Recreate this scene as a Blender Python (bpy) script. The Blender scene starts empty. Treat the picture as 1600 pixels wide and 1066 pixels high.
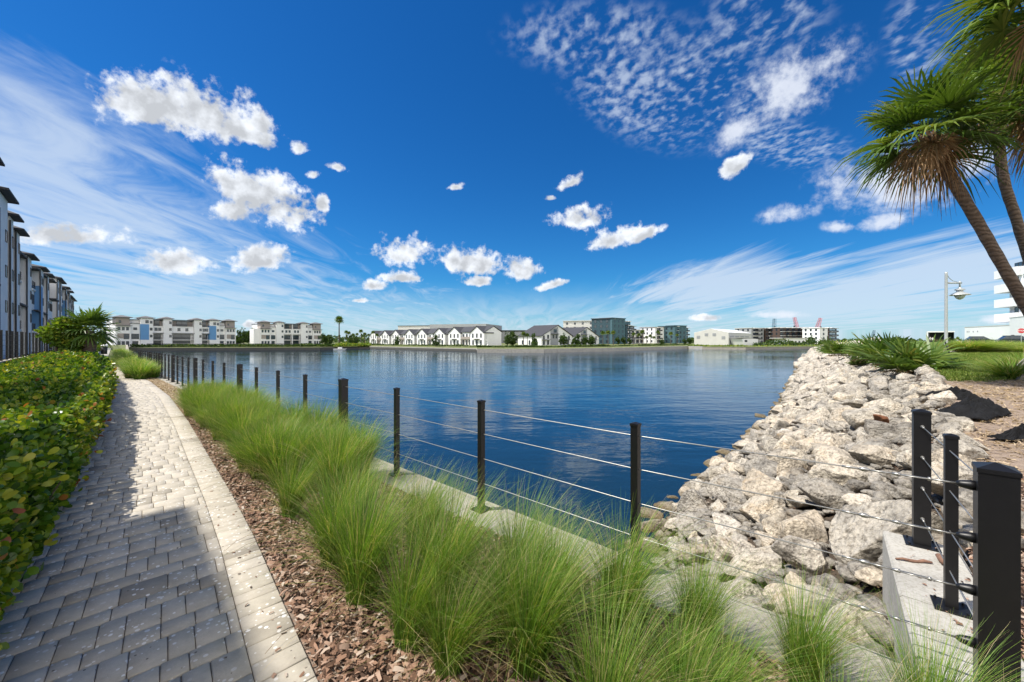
import bpy, bmesh, math, random
import numpy as np
from mathutils import Vector, Matrix

random.seed(7); RNG = np.random.default_rng(11)
sc = bpy.context.scene
C = sc.collection
R = math.radians
F, CX, HY, CAMZ = 622.0, 800.0, 532.0, 1.65
WATER = -2.2

def at(px, py=None, z=None, d=None):
    if d is None: d = F * (CAMZ - z) / (py - HY)
    if z is None: z = CAMZ - (py - HY) * d / F
    return Vector(((px - CX) * d / F, d, z))
Q = math.sqrt(0.5)
def SD(s, D, z=0.0):           # s along the path away from the viewer, D to its left
    return Vector((-Q * s - Q * D, Q * s - Q * D, z))
def ST(s, t, z=0.0):           # s along the rock bank away from the viewer, t to its right
    return Vector((Q * (s + t), Q * (s - t), z))

# ------------------------------------------------------------------ materials
def new_mat(name):
    m = bpy.data.materials.new(name); m.use_nodes = True
    nt = m.node_tree
    return m, nt, nt.nodes['Principled BSDF'], nt.nodes['Material Output']
def N(nt, t, **kw):
    n = nt.nodes.new(t)
    for k, v in kw.items():
        if k.startswith('i_'): n.inputs[k[2:].replace('_', ' ')].default_value = v
        else: setattr(n, k, v)
    return n
def ramp(nt, fac, stops, interp='LINEAR'):
    r = nt.nodes.new('ShaderNodeValToRGB'); cr = r.color_ramp; cr.interpolation = interp
    while len(cr.elements) < len(stops): cr.elements.new(0.5)
    for e, (p, c) in zip(cr.elements, stops):
        e.position = p; e.color = (*c, 1) if len(c) == 3 else c
    if fac is not None: nt.links.new(fac, r.inputs[0])
    return r.outputs[0]
def mixc(nt, fac, a, b, mode='MIX'):
    m = nt.nodes.new('ShaderNodeMix'); m.data_type = 'RGBA'; m.blend_type = mode
    for sock, v in ((m.inputs[0], fac), (m.inputs[6], a), (m.inputs[7], b)):
        if isinstance(v, bpy.types.NodeSocket): nt.links.new(v, sock)
        elif isinstance(v, (int, float)): sock.default_value = v
        else: sock.default_value = (*v, 1)
    return m.outputs[2]
def noise(nt, scale, detail=4, rough=.55, vec=None, dist=0):
    n = N(nt, 'ShaderNodeTexNoise'); n.inputs['Scale'].default_value = scale
    n.inputs['Detail'].default_value = detail; n.inputs['Roughness'].default_value = rough
    n.inputs['Distortion'].default_value = dist
    if vec is not None: nt.links.new(vec, n.inputs['Vector'])
    return n.outputs[0]
def coords(nt, kind='Object'): return N(nt, 'ShaderNodeTexCoord').outputs[kind]
def bump(nt, bs, h, strength, dist):
    b = N(nt, 'ShaderNodeBump'); b.inputs['Strength'].default_value = strength
    b.inputs['Distance'].default_value = dist
    nt.links.new(h, b.inputs['Height']); nt.links.new(b.outputs[0], bs.inputs['Normal'])
def geo_pos(nt): return N(nt, 'ShaderNodeNewGeometry').outputs['Position']

def simple(name, col, rough=.6, metal=0, var=.12, nscale=3, bmp=0, bscale=40, spec=.5):
    m, nt, bs, out = new_mat(name)
    g = geo_pos(nt)
    c = ramp(nt, noise(nt, nscale, 5, .6, g), [(.25, [x * (1 - var) for x in col]), (.75, [min(1, x * (1 + var)) for x in col])])
    nt.links.new(c, bs.inputs['Base Color'])
    bs.inputs['Roughness'].default_value = rough; bs.inputs['Metallic'].default_value = metal
    bs.inputs['Specular IOR Level'].default_value = spec
    if bmp: bump(nt, bs, noise(nt, bscale, 4, .6, g), bmp, .01)
    return m
def leafmat(name, stops, trans=.35, rough=.45, attr='rnd', tcol=(1.3, 1.25, .5)):
    m, nt, bs, out = new_mat(name)
    a = N(nt, 'ShaderNodeAttribute'); a.attribute_name = attr
    c = ramp(nt, a.outputs['Fac'], stops)
    nt.links.new(c, bs.inputs['Base Color']); bs.inputs['Roughness'].default_value = rough
    bs.inputs['Specular IOR Level'].default_value = .35
    tr = N(nt, 'ShaderNodeBsdfTranslucent')
    nt.links.new(mixc(nt, 1.0, c, tcol, 'MULTIPLY'), tr.inputs[0])
    mx = N(nt, 'ShaderNodeMixShader'); mx.inputs[0].default_value = trans
    nt.links.new(bs.outputs[0], mx.inputs[1]); nt.links.new(tr.outputs[0], mx.inputs[2])
    nt.links.new(mx.outputs[0], out.inputs[0])
    return m

M = {}
M['black'] = simple('black powder coat', (.007, .007, .008), .42, 0, .2, 20)
M['steel'] = simple('stainless cable', (.42, .41, .38), .42, .85, .1, 30)
M['white_wall'] = simple('white stucco', (.82, .82, .81), .85, 0, .05, .6, .25, 60)
M['offwhite'] = simple('off white stucco', (.6, .59, .56), .85, 0, .06, .6)
M['blue_wall'] = simple('blue stucco', (.13, .3, .55), .85, 0, .06, .6)
M['taupe'] = simple('taupe stucco', (.34, .3, .27), .85, 0, .08, .6)
M['grey_wall'] = simple('grey stucco', (.33, .34, .35), .85, 0, .06, .4)
M['teal'] = simple('teal siding', (.06, .125, .15), .75, 0, .08, .6)
M['teal_dark'] = simple('dark teal siding', (.035, .075, .095), .75, 0, .1, .6)
M['roof'] = simple('charcoal roof', (.045, .046, .052), .75, 0, .2, 2)
M['roof_grey'] = simple('grey tile roof', (.13, .13, .135), .8, 0, .15, 2)
M['dark'] = simple('dark bronze', (.02, .02, .022), .5, 0, .2, 8)
M['glass'] = simple('dark window glass', (.03, .045, .06), .08, 0, .3, .4, spec=.8)
M['bark'] = simple('tree bark', (.1, .075, .055), .9, 0, .3, 8, .5, 30)
M['lampgrey'] = simple('grey painted metal', (.45, .47, .46), .45, .3, .06, 4)
M['warehouse'] = simple('pale metal cladding', (.55, .54, .5), .55, .0, .05, .5)
M['brown'] = simple('brown panels', (.09, .06, .05), .8, 0, .2, 1)
M['lens'] = simple('clear lamp lens', (.5, .52, .5), .15, 0, .05, 5)
M['wood'] = simple('weathered timber', (.36, .33, .29), .85, 0, .2, 12, .4, 60)
M['driftwood'] = simple('reddish driftwood', (.22, .12, .08), .85, 0, .3, 20, .5, 80)
M['cloth'] = simple('black geotextile', (.006, .0065, .008), .85, 0, .4, 9, .8, 40, spec=.3)
M['red'] = simple('red paint', (.5, .02, .03), .5, 0, .05, 2)
M['pink'] = simple('faded red crane paint', (.45, .08, .1), .6, 0, .1, 2)
M['craneblue'] = simple('blue crane paint', (.08, .16, .22), .6, 0, .1, 2)
M['white_paint'] = simple('white paint', (.8, .8, .78), .5, 0, .04, 3)
M['carpaint'] = simple('dark car paint', (.02, .03, .035), .2, .2, .1, 1)
M['rubber'] = simple('rubber', (.015, .015, .015), .8)
M['skin'] = simple('skin', (.35, .2, .14), .6)
M['shirt'] = simple('white shirt', (.75, .75, .74), .9)
M['trousers'] = simple('dark trousers', (.04, .045, .06), .9)
M['hair'] = simple('dark hair', (.02, .015, .01), .7)

def concrete(name, col):
    m, nt, bs, out = new_mat(name)
    g = geo_pos(nt)
    a = ramp(nt, noise(nt, 1.7, 6, .65, g), [(.3, [x * .62 for x in col]), (.5, [x * .9 for x in col]), (.7, col)])
    b = ramp(nt, noise(nt, 45, 3, .6, g), [(.35, (.72, .7, .66)), (.55, (1, 1, 1))])
    nt.links.new(mixc(nt, .8, a, b, 'MULTIPLY'), bs.inputs['Base Color'])
    bs.inputs['Roughness'].default_value = .9
    bump(nt, bs, noise(nt, 60, 5, .6, g), .25, .01)
    return m
M['concrete'] = concrete('weathered concrete', (.42, .39, .32))
M['concrete_clean'] = concrete('cast concrete', (.48, .46, .41))
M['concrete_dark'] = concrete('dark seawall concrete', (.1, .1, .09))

def mat_paver():
    m, nt, bs, out = new_mat('shell concrete pavers'); g = geo_pos(nt)
    a = N(nt, 'ShaderNodeAttribute'); a.attribute_name = 'rnd'
    base = ramp(nt, a.outputs['Fac'], [(0, (.28, .25, .205)), (.06, (.36, .325, .265)), (.12, (.46, .42, .345)), (.6, (.49, .445, .37)), (1, (.53, .485, .41))])
    mott = ramp(nt, noise(nt, 9, 6, .7, g), [(.3, (.8, .79, .77)), (.7, (1.06, 1.05, 1.03))])
    c = mixc(nt, 1.0, base, mott, 'MULTIPLY')
    # shell flecks
    v = N(nt, 'ShaderNodeTexVoronoi'); v.inputs['Scale'].default_value = 34; nt.links.new(g, v.inputs['Vector'])
    vp = N(nt, 'ShaderNodeSeparateColor'); nt.links.new(v.outputs['Color'], vp.inputs[0])
    th = N(nt, 'ShaderNodeMath', operation='MULTIPLY'); nt.links.new(vp.outputs[0], th.inputs[0]); th.inputs[1].default_value = .0
    pick = N(nt, 'ShaderNodeMath', operation='GREATER_THAN'); nt.links.new(vp.outputs[0], pick.inputs[0]); pick.inputs[1].default_value = .5
    rad = N(nt, 'ShaderNodeMath', operation='MULTIPLY'); nt.links.new(vp.outputs[1], rad.inputs[0]); rad.inputs[1].default_value = .46
    ins = N(nt, 'ShaderNodeMath', operation='LESS_THAN'); nt.links.new(v.outputs['Distance'], ins.inputs[0]); nt.links.new(rad.outputs[0], ins.inputs[1])
    both = N(nt, 'ShaderNodeMath', operation='MULTIPLY'); nt.links.new(pick.outputs[0], both.inputs[0]); nt.links.new(ins.outputs[0], both.inputs[1])
    big = ramp(nt, noise(nt, 2.2, 3, .6, g), [(.38, (.25, .25, .25)), (.55, (1, 1, 1))])
    f2 = N(nt, 'ShaderNodeMath', operation='MULTIPLY'); nt.links.new(both.outputs[0], f2.inputs[0]); nt.links.new(big, f2.inputs[1])
    c = mixc(nt, f2.outputs[0], c, (.72, .71, .68))
    pit = N(nt, 'ShaderNodeTexVoronoi'); pit.inputs['Scale'].default_value = 21; nt.links.new(g, pit.inputs['Vector'])
    pc = N(nt, 'ShaderNodeSeparateColor'); nt.links.new(pit.outputs['Color'], pc.inputs[0])
    pr = N(nt, 'ShaderNodeMath', operation='SUBTRACT', use_clamp=True); nt.links.new(pc.outputs[2], pr.inputs[0]); pr.inputs[1].default_value = .86
    pl = N(nt, 'ShaderNodeMath', operation='LESS_THAN'); nt.links.new(pit.outputs['Distance'], pl.inputs[0]); nt.links.new(pr.outputs[0], pl.inputs[1])
    c = mixc(nt, pl.outputs[0], c, (.14, .12, .1))
    nt.links.new(c, bs.inputs['Base Color'])
    bs.inputs['Roughness'].default_value = .8
    bump(nt, bs, noise(nt, 70, 5, .65, g), .35, .006)
    return m
M['paver'] = mat_paver()
M['sand'] = simple('joint sand', (.12, .1, .08), .95, 0, .3, 60)

def mat_mulch():
    m, nt, bs, out = new_mat('bark mulch soil'); g = geo_pos(nt)
    c = ramp(nt, noise(nt, 38, 5, .7, g), [(.25, (.03, .018, .012)), (.5, (.11, .06, .045)), (.75, (.24, .14, .11))])
    nt.links.new(c, bs.inputs['Base Color']); bs.inputs['Roughness'].default_value = .95
    bump(nt, bs, noise(nt, 45, 5, .7, g), .9, .03)
    return m
M['mulch'] = mat_mulch()
M['chip'] = leafmat('bark chips', [(0, (.04, .022, .014)), (.3, (.15, .085, .052)), (.65, (.3, .175, .115)), (.88, (.39, .27, .2)), (1, (.46, .39, .32))], 0, .85)
M['straw'] = leafmat('dry straw', [(0, (.25, .17, .1)), (1, (.55, .44, .3))], .2, .8)

def mat_terrain():
    m, nt, bs, out = new_mat('bank ground'); g = geo_pos(nt)
    a = N(nt, 'ShaderNodeAttribute'); a.attribute_name = 'lawn'
    mu = ramp(nt, noise(nt, 22, 6, .75, g), [(.25, (.1, .07, .055)), (.5, (.26, .19, .145)), (.75, (.44, .35, .28))])
    n2 = noise(nt, 3.2, 5, .6, g)
    mu = mixc(nt, n2, mu, (.33, .26, .2))
    gr = ramp(nt, noise(nt, 6, 6, .7, g), [(.3, (.06, .115, .012)), (.7, (.12, .19, .03))])
    ad = N(nt, 'ShaderNodeMath', operation='ADD'); nt.links.new(a.outputs['Fac'], ad.inputs[0]); nt.links.new(noise(nt, 1.2, 5, .6, g), ad.inputs[1])
    f = ramp(nt, ad.outputs[0], [(.93, (0, 0, 0)), (.99, (1, 1, 1))])
    c = mixc(nt, f, mu, gr)
    z = N(nt, 'ShaderNodeSeparateXYZ'); nt.links.new(g, z.inputs[0])
    mr = N(nt, 'ShaderNodeMapRange'); nt.links.new(z.outputs[2], mr.inputs[0]); mr.inputs[1].default_value = -2.0; mr.inputs[2].default_value = -2.25
    al = ramp(nt, noise(nt, 2.5, 5, .7, g), [(.35, (.035, .04, .012)), (.6, (.16, .1, .025))])
    c = mixc(nt, mr.outputs[0], c, al)
    bk = N(nt, 'ShaderNodeAttribute'); bk.attribute_name = 'bank'
    c = mixc(nt, bk.outputs['Fac'], c, ramp(nt, noise(nt, 15, 5, .7, g), [(.3, (.035, .026, .018)), (.7, (.13, .095, .065))]))
    nt.links.new(c, bs.inputs['Base Color']); bs.inputs['Roughness'].default_value = .95
    bump(nt, bs, noise(nt, 25, 6, .7, g), .8, .04)
    return m
M['terrain'] = mat_terrain()
M['farlawn'] = simple('far lawn', (.13, .15, .045), .95, 0, .35, .25)
M['soil'] = simple('shaded garden soil', (.07, .05, .035), .95, 0, .3, 8)

def mat_rock():
    m, nt, bs, out = new_mat('limestone'); g = geo_pos(nt); ob = coords(nt)
    oi = N(nt, 'ShaderNodeAttribute'); oi.attribute_name = 'rnd'
    rn = N(nt, 'ShaderNodeObjectInfo')
    big = ramp(nt, noise(nt, 1.9, 5, .6, g), [(.28, (.3, .29, .275)), (.4, (.5, .485, .455)), (.52, (.7, .675, .625)), (.68, (.74, .7, .63)), (.82, (.64, .52, .37))])
    gr = ramp(nt, noise(nt, 14, 7, .78, g), [(.38, (.3, .28, .26)), (.5, (.85, .83, .8)), (.64, (1.08, 1.07, 1.05))])
    c = mixc(nt, .9, big, gr, 'MULTIPLY')
    och = ramp(nt, noise(nt, 3.1, 5, .65, g, 0.4), [(.56, (0, 0, 0)), (.72, (1, 1, 1))])
    ocf = N(nt, 'ShaderNodeMath', operation='MULTIPLY'); nt.links.new(och, ocf.inputs[0]); ocf.inputs[1].default_value = .42
    c = mixc(nt, ocf.outputs[0], c, (.56, .4, .22))
    tint = ramp(nt, rn.outputs['Random'], [(0, (.58, .56, .53)), (.3, (.86, .83, .78)), (.6, (1.02, .97, .88)), (.85, (1.06, .96, .82)), (1, (1.16, 1.13, 1.08))])
    c = mixc(nt, 1.0, c, tint, 'MULTIPLY')
    z = N(nt, 'ShaderNodeSeparateXYZ'); nt.links.new(g, z.inputs[0])
    mr = N(nt, 'ShaderNodeMapRange'); nt.links.new(z.outputs[2], mr.inputs[0]); mr.inputs[1].default_value = -1.85; mr.inputs[2].default_value = -2.25
    c = mixc(nt, mr.outputs[0], c, (.13, .09, .03))
    nt.links.new(c, bs.inputs['Base Color']); bs.inputs['Roughness'].default_value = .92
    bs.inputs['Specular IOR Level'].default_value = .25
    # pitted surface
    v = N(nt, 'ShaderNodeTexVoronoi'); v.inputs['Scale'].default_value = 26; nt.links.new(g, v.inputs['Vector'])
    pm = N(nt, 'ShaderNodeMath', operation='MULTIPLY'); nt.links.new(v.outputs['Distance'], pm.inputs[0]); pm.inputs[1].default_value = .35
    s1 = N(nt, 'ShaderNodeMath', operation='ADD'); nt.links.new(noise(nt, 11, 8, .72, g), s1.inputs[0]); nt.links.new(pm.outputs[0], s1.inputs[1])
    bump(nt, bs, s1.outputs[0], .85, .085)
    return m
M['rock'] = mat_rock()
M['rust_rock'] = simple('iron stained rock', (.2, .075, .028), .6, 0, .6, 9, .6, 25)

def mat_water():
    m, nt, bs, out = new_mat('lake water'); g = geo_pos(nt)
    nt.nodes.remove(bs)
    mp = N(nt, 'ShaderNodeMapping'); nt.links.new(g, mp.inputs[0]); mp.inputs['Rotation'].default_value = (0, 0, R(18)); mp.inputs['Scale'].default_value = (.42, 1, 1)
    n1 = noise(nt, 2.6, 3, .5, mp.outputs[0], .3)
    n2 = noise(nt, .55, 2, .5, mp.outputs[0], .2)
    n3 = noise(nt, .06, 4, .6, mp.outputs[0])
    ad = N(nt, 'ShaderNodeMath', operation='MULTIPLY_ADD'); nt.links.new(n2, ad.inputs[0]); ad.inputs[1].default_value = 1.9; nt.links.new(n1, ad.inputs[2])
    cam = N(nt, 'ShaderNodeVectorMath', operation='LENGTH'); nt.links.new(g, cam.inputs[0])
    patch = ramp(nt, n3, [(.36, (.35, .35, .35)), (.64, (1.3, 1.3, 1.3))])
    hs = N(nt, 'ShaderNodeMath', operation='MULTIPLY'); nt.links.new(ad.outputs[0], hs.inputs[0]); nt.links.new(patch, hs.inputs[1])
    b = N(nt, 'ShaderNodeBump'); b.inputs['Strength'].default_value = .3; b.inputs['Distance'].default_value = .075
    nt.links.new(hs.outputs[0], b.inputs['Height'])
    gl = N(nt, 'ShaderNodeBsdfGlossy'); gl.inputs['Roughness'].default_value = .04; nt.links.new(b.outputs[0], gl.inputs['Normal'])
    gl.inputs['Color'].default_value = (.82, .88, .95, 1)
    df = N(nt, 'ShaderNodeBsdfDiffuse'); df.inputs['Color'].default_value = (.006, .04, .085, 1)
    tr = N(nt, 'ShaderNodeBsdfTransparent'); tr.inputs['Color'].default_value = (.42, .62, .6, 1)
    body = N(nt, 'ShaderNodeMixShader'); body.inputs[0].default_value = .5
    nt.links.new(df.outputs[0], body.inputs[1]); nt.links.new(tr.outputs[0], body.inputs[2])
    fr = N(nt, 'ShaderNodeFresnel'); fr.inputs[0].default_value = 1.36; nt.links.new(b.outputs[0], fr.inputs[1])
    mx = N(nt, 'ShaderNodeMixShader'); nt.links.new(fr.outputs[0], mx.inputs[0])
    nt.links.new(body.outputs[0], mx.inputs[1]); nt.links.new(gl.outputs[0], mx.inputs[2])
    nt.links.new(mx.outputs[0], out.inputs[0])
    return m
M['water'] = mat_water()
M['bed'] = simple('lake bed', (.01, .03, .04), .95)

M['grass'] = leafmat('ornamental grass', [(0, (.06, .135, .018)), (.4, (.14, .27, .035)), (.8, (.24, .38, .055)), (.94, (.42, .42, .11)), (1, (.56, .46, .26))], .4, .5)
M['lawnblade'] = leafmat('lawn blades', [(0, (.1, .17, .02)), (.7, (.2, .28, .045)), (1, (.34, .34, .1))], .35, .6)
M['hedge'] = leafmat('cocoplum leaves', [(0, (.018, .05, .007)), (.36, (.07, .155, .013)), (.6, (.2, .29, .022)), (.84, (.38, .38, .04)), (.94, (.42, .22, .05)), (1, (.32, .1, .035))], .35, .3)
M['palmleaf'] = leafmat('palm fronds', [(0, (.05, .1, .015)), (.5, (.1, .175, .03)), (.76, (.19, .25, .05)), (.9, (.36, .33, .11)), (1, (.5, .38, .2))], .3, .4)
M['deadfrond'] = leafmat('dead palm fronds', [(0, (.16, .09, .045)), (.6, (.4, .26, .14)), (1, (.55, .42, .27))], .25, .8, tcol=(1, .8, .6))
M['treeleaf'] = leafmat('tree leaves', [(0, (.02, .05, .01)), (.6, (.05, .1, .018)), (1, (.12, .17, .03))], .3, .5)
M['brightleaf'] = leafmat('yellow green leaves', [(0, (.06, .13, .01)), (.6, (.16, .26, .025)), (1, (.4, .38, .05))], .35, .5)
def mat_trunk():
    m, nt, bs, out = new_mat('palm trunk'); ob = coords(nt)
    w = N(nt, 'ShaderNodeTexWave', wave_type='BANDS', bands_direction='Z'); w.inputs['Scale'].default_value = 3.2; w.inputs['Distortion'].default_value = 11
    w.inputs['Detail'].default_value = 3; nt.links.new(ob, w.inputs[0])
    c = ramp(nt, w.outputs['Fac'], [(.1, (.12, .09, .068)), (.8, (.2, .155, .12))])
    c = mixc(nt, .6, c, ramp(nt, noise(nt, 14, 5, .7, ob), [(.3, (.4, .4, .4)), (.7, (1.2, 1.2, 1.2))]), 'MULTIPLY')
    nt.links.new(c, bs.inputs['Base Color']); bs.inputs['Roughness'].default_value = .95
    bump(nt, bs, w.outputs['Fac'], .5, .02)
    return m
M['palmtrunk'] = mat_trunk()

# ------------------------------------------------------------------ helpers
def mesh_np(name, verts, faces, mats, rnd=None, smooth=False, midx=None):
    verts = np.asarray(verts, dtype=np.float32); faces = np.asarray(faces, dtype=np.int32)
    me = bpy.data.meshes.new(name)
    k = faces.shape[1]; nf = len(faces)
    me.vertices.add(len(verts)); me.vertices.foreach_set('co', verts.ravel())
    me.loops.add(nf * k); me.loops.foreach_set('vertex_index', faces.ravel())
    me.polygons.add(nf)
    me.polygons.foreach_set('loop_start', np.arange(0, nf * k, k, dtype=np.int32))
    me.polygons.foreach_set('loop_total', np.full(nf, k, dtype=np.int32))
    if smooth: me.polygons.foreach_set('use_smooth', np.ones(nf, dtype=bool))
    for m in (mats if isinstance(mats, list) else [mats]): me.materials.append(m)
    if midx is not None: me.polygons.foreach_set('material_index', np.asarray(midx, dtype=np.int32))
    me.update(calc_edges=True)
    if rnd is not None:
        a = me.attributes.new('rnd', 'FLOAT', 'FACE'); a.data.foreach_set('value', np.asarray(rnd, dtype=np.float32))
    return me
def link(name, me, parent=None, loc=None, rot=None, scale=None):
    o = bpy.data.objects.new(name, me); C.objects.link(o)
    if parent: o.parent = parent
    if loc is not None: o.location = loc
    if rot is not None: o.rotation_euler = rot
    if scale is not None: o.scale = scale
    return o
def tag(o, label=None, cat=None, group=None, kind=None):
    if label: o['label'] = label
    if cat: o['category'] = cat
    if group: o['group'] = group
    if kind: o['kind'] = kind
    return o
def empty(name, loc, rz=0, label=None, cat=None, group=None):
    o = bpy.data.objects.new(name, None); C.objects.link(o); o.location = loc; o.rotation_euler = (0, 0, rz)
    o.empty_display_size = .2
    return tag(o, label, cat, group)
def struct(name, me, label=None): return tag(link(name, me), label, None, None, 'structure')
def copy_tree(o, parent=None):
    c = o.copy(); C.objects.link(c); c.parent = parent
    for ch in list(o.children): copy_tree(ch, c)
    return c
class MB:
    """collects boxes, prisms and tubes, built as one mesh"""
    def __init__(s): s.v = []; s.f = []; s.m = []; s.cur = 0
    def add(s, vs, fs):
        b = len(s.v); s.v += [tuple(v) for v in vs]; s.f += [tuple(b + i for i in f) for f in fs]; s.m += [s.cur] * len(fs); return s
    def box(s, x0, y0, z0, x1, y1, z1, M4=None):
        vs = [Vector(p) for p in ((x0, y0, z0), (x1, y0, z0), (x1, y1, z0), (x0, y1, z0), (x0, y0, z1), (x1, y0, z1), (x1, y1, z1), (x0, y1, z1))]
        if M4 is not None: vs = [M4 @ v for v in vs]
        return s.add(vs, [(0, 3, 2, 1), (4, 5, 6, 7), (0, 1, 5, 4), (1, 2, 6, 5), (2, 3, 7, 6), (3, 0, 4, 7)])
    def tube(s, pts, rad, n=8, cap=True):
        pts = [Vector(p) for p in pts]; rings = []
        rads = rad if isinstance(rad, (list, tuple)) else [rad] * len(pts)
        b = len(s.v); vs = []; fs = []
        up = Vector((0, 0, 1))
        for i, p in enumerate(pts):
            d = (pts[min(i + 1, len(pts) - 1)] - pts[max(i - 1, 0)]).normalized()
            a = d.cross(up)
            if a.length < 1e-3: a = Vector((1, 0, 0))
            a.normalize(); c = d.cross(a)
            for k in range(n):
                t = 2 * math.pi * k / n
                vs.append(p + (a * math.cos(t) + c * math.sin(t)) * rads[i])
        for i in range(len(pts) - 1):
            for k in range(n):
                k2 = (k + 1) % n
                fs.append((i * n + k, (i + 1) * n + k, (i + 1) * n + k2, i * n + k2))
        if cap:
            fs.append(tuple(range(n))); fs.append(tuple(reversed([(len(pts) - 1) * n + k for k in range(n)])))
        return s.add(vs, fs)
    def prism(s, prof, y0, y1, M4=None):      # profile in (x, z), extruded along y
        n = len(prof)
        vs = [Vector((x, y0, z)) for x, z in prof] + [Vector((x, y1, z)) for x, z in prof]
        if M4 is not None: vs = [M4 @ v for v in vs]
        fs = [tuple(range(n)), tuple(reversed(range(n, 2 * n)))] + [(i, i + n, (i + 1) % n + n, (i + 1) % n) for i in range(n)]
        return s.add(vs, fs)
    def poly(s, vs): return s.add(vs, [tuple(range(len(vs)))])
    def hip(s, x0, y0, x1, y1, z, h, over=.6, th=.18):
        x0 -= over; y0 -= over; x1 += over; y1 += over
        s.box(x0, y0, z, x1, y1, z + th)
        w, d = x1 - x0, y1 - y0; r = min(w, d) / 2 * .9
        a = [(x0 + .02, y0 + .02, z + th + .003), (x1 - .02, y0 + .02, z + th + .003), (x1 - .02, y1 - .02, z + th + .003), (x0 + .02, y1 - .02, z + th + .003),
             (x0 + r, y0 + r, z + th + h), (x1 - r, y0 + r, z + th + h), (x1 - r, y1 - r, z + th + h), (x0 + r, y1 - r, z + th + h)]
        return s.add(a, [(0, 1, 5, 4), (1, 2, 6, 5), (2, 3, 7, 6), (3, 0, 4, 7), (4, 5, 6, 7)])
    def mesh(s, name, mats, smooth=False):
        me = bpy.data.meshes.new(name); me.from_pydata(s.v, [], s.f); 
        for m in (mats if isinstance(mats, list) else [mats]): me.materials.append(m)
        me.polygons.foreach_set('material_index', s.m)
        if smooth: me.polygons.foreach_set('use_smooth', [True] * len(s.f))
        me.update()
        bm = bmesh.new(); bm.from_mesh(me); bmesh.ops.recalc_face_normals(bm, faces=bm.faces); bm.to_mesh(me); bm.free()
        return me
    def build(s, name, mats, parent=None, smooth=False, loc=None, rot=None): return link(name, s.mesh(name, mats, smooth), parent, loc, rot)

def interp(xs, ys, x): return float(np.interp(x, xs, ys))
def vnoise(p, seed=0):
    """cheap smooth value noise, p: (n,3) array"""
    p = np.asarray(p, float); i = np.floor(p).astype(np.int64); f = p - i; f = f * f * (3 - 2 * f)
    def h(a, b, c):
        n = (a * 374761393 + b * 668265263 + c * 2147483647 + seed * 974634777) & 0xffffffff
        n = ((n ^ (n >> 13)) * 1274126177) & 0xffffffff
        return ((n ^ (n >> 16)) & 0xffff) / 65535.0
    r = 0
    for dx in (0, 1):
        for dy in (0, 1):
            for dz in (0, 1):
                w = (f[:, 0] if dx else 1 - f[:, 0]) * (f[:, 1] if dy else 1 - f[:, 1]) * (f[:, 2] if dz else 1 - f[:, 2])
                r = r + w * h(i[:, 0] + dx, i[:, 1] + dy, i[:, 2] + dz)
    return r * 2 - 1
def fbm(p, o=4, seed=0):
    a, s, r = .5, 1, 0
    for k in range(o): r = r + a * vnoise(np.asarray(p) * s, seed + k); a *= .5; s *= 2.03
    return r
# ------------------------------------------------------------------ camera, sun, sky
cam = bpy.data.cameras.new('camera'); camo = bpy.data.objects.new('camera', cam); C.objects.link(camo)
cam.lens = 14; cam.sensor_width = 36; cam.clip_start = .05; cam.clip_end = 9000; cam.shift_y = -.0006
camo.location = (0, 0, CAMZ); camo.rotation_euler = (R(90), 0, 0); sc.camera = camo
SUN_EL = R(58); SH = Vector((-.99, -.14, 0)).normalized()
SUNV = Vector((SH.x * math.cos(SUN_EL), SH.y * math.cos(SUN_EL), math.sin(SUN_EL)))
sl = bpy.data.lights.new('sun', 'SUN'); sl.energy = 5.0; sl.angle = R(.53); sl.color = (1, .945, .86)
so = bpy.data.objects.new('sun', sl); C.objects.link(so); so.rotation_euler = (-SUNV).to_track_quat('-Z', 'Y').to_euler(); so.location = (-20, 0, 40)
sc.view_settings.view_transform = 'Standard'; sc.view_settings.look = 'None'; sc.view_settings.exposure = .3; sc.view_settings.gamma = 1
sc.render.film_transparent = False
cy = sc.cycles; cy.max_bounces = 6; cy.diffuse_bounces = 2; cy.glossy_bounces = 3; cy.transparent_max_bounces = 8; cy.transmission_bounces = 3
cy.use_denoising = True; cy.sample_clamp_indirect = 6; cy.caustics_reflective = False; cy.caustics_refractive = False

w = bpy.data.worlds.new('World'); sc.world = w; w.use_nodes = True
nt = w.node_tree; bg = nt.nodes['Background']; bg.inputs[1].default_value = .1
L = nt.links.new
sky = N(nt, 'ShaderNodeTexSky', sky_type='NISHITA'); sky.sun_disc = False
sky.sun_elevation = SUN_EL; sky.sun_rotation = math.atan2(SH.x, SH.y); sky.air_density = 1.0; sky.dust_density = .25; sky.ozone_density = 3.0; sky.altitude = 50
V = N(nt, 'ShaderNodeTexCoord').outputs['Generated']
def mth(op, a, b=None, c=None, clamp=False):
    n = N(nt, 'ShaderNodeMath', operation=op, use_clamp=clamp)
    for i, v in enumerate((a, b, c)):
        if v is None: continue
        if isinstance(v, (int, float)): n.inputs[i].default_value = v
        else: L(v, n.inputs[i])
    return n.outputs[0]
def vdot(vec):
    n = N(nt, 'ShaderNodeVectorMath', operation='DOT_PRODUCT'); L(V, n.inputs[0]); n.inputs[1].default_value = vec
    return n.outputs['Value']
def sstep(x, lo, hi, a=0, b=1):
    n = N(nt, 'ShaderNodeMapRange', interpolation_type='SMOOTHSTEP'); L(x, n.inputs[0])
    for i, v in enumerate((lo, hi, a, b)): n.inputs[i + 1].default_value = v
    return n.outputs[0]
def pdir(px, py): v = np.array([(px - CX) / F, 1, (HY - py) / F]); return v / np.linalg.norm(v)
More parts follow.
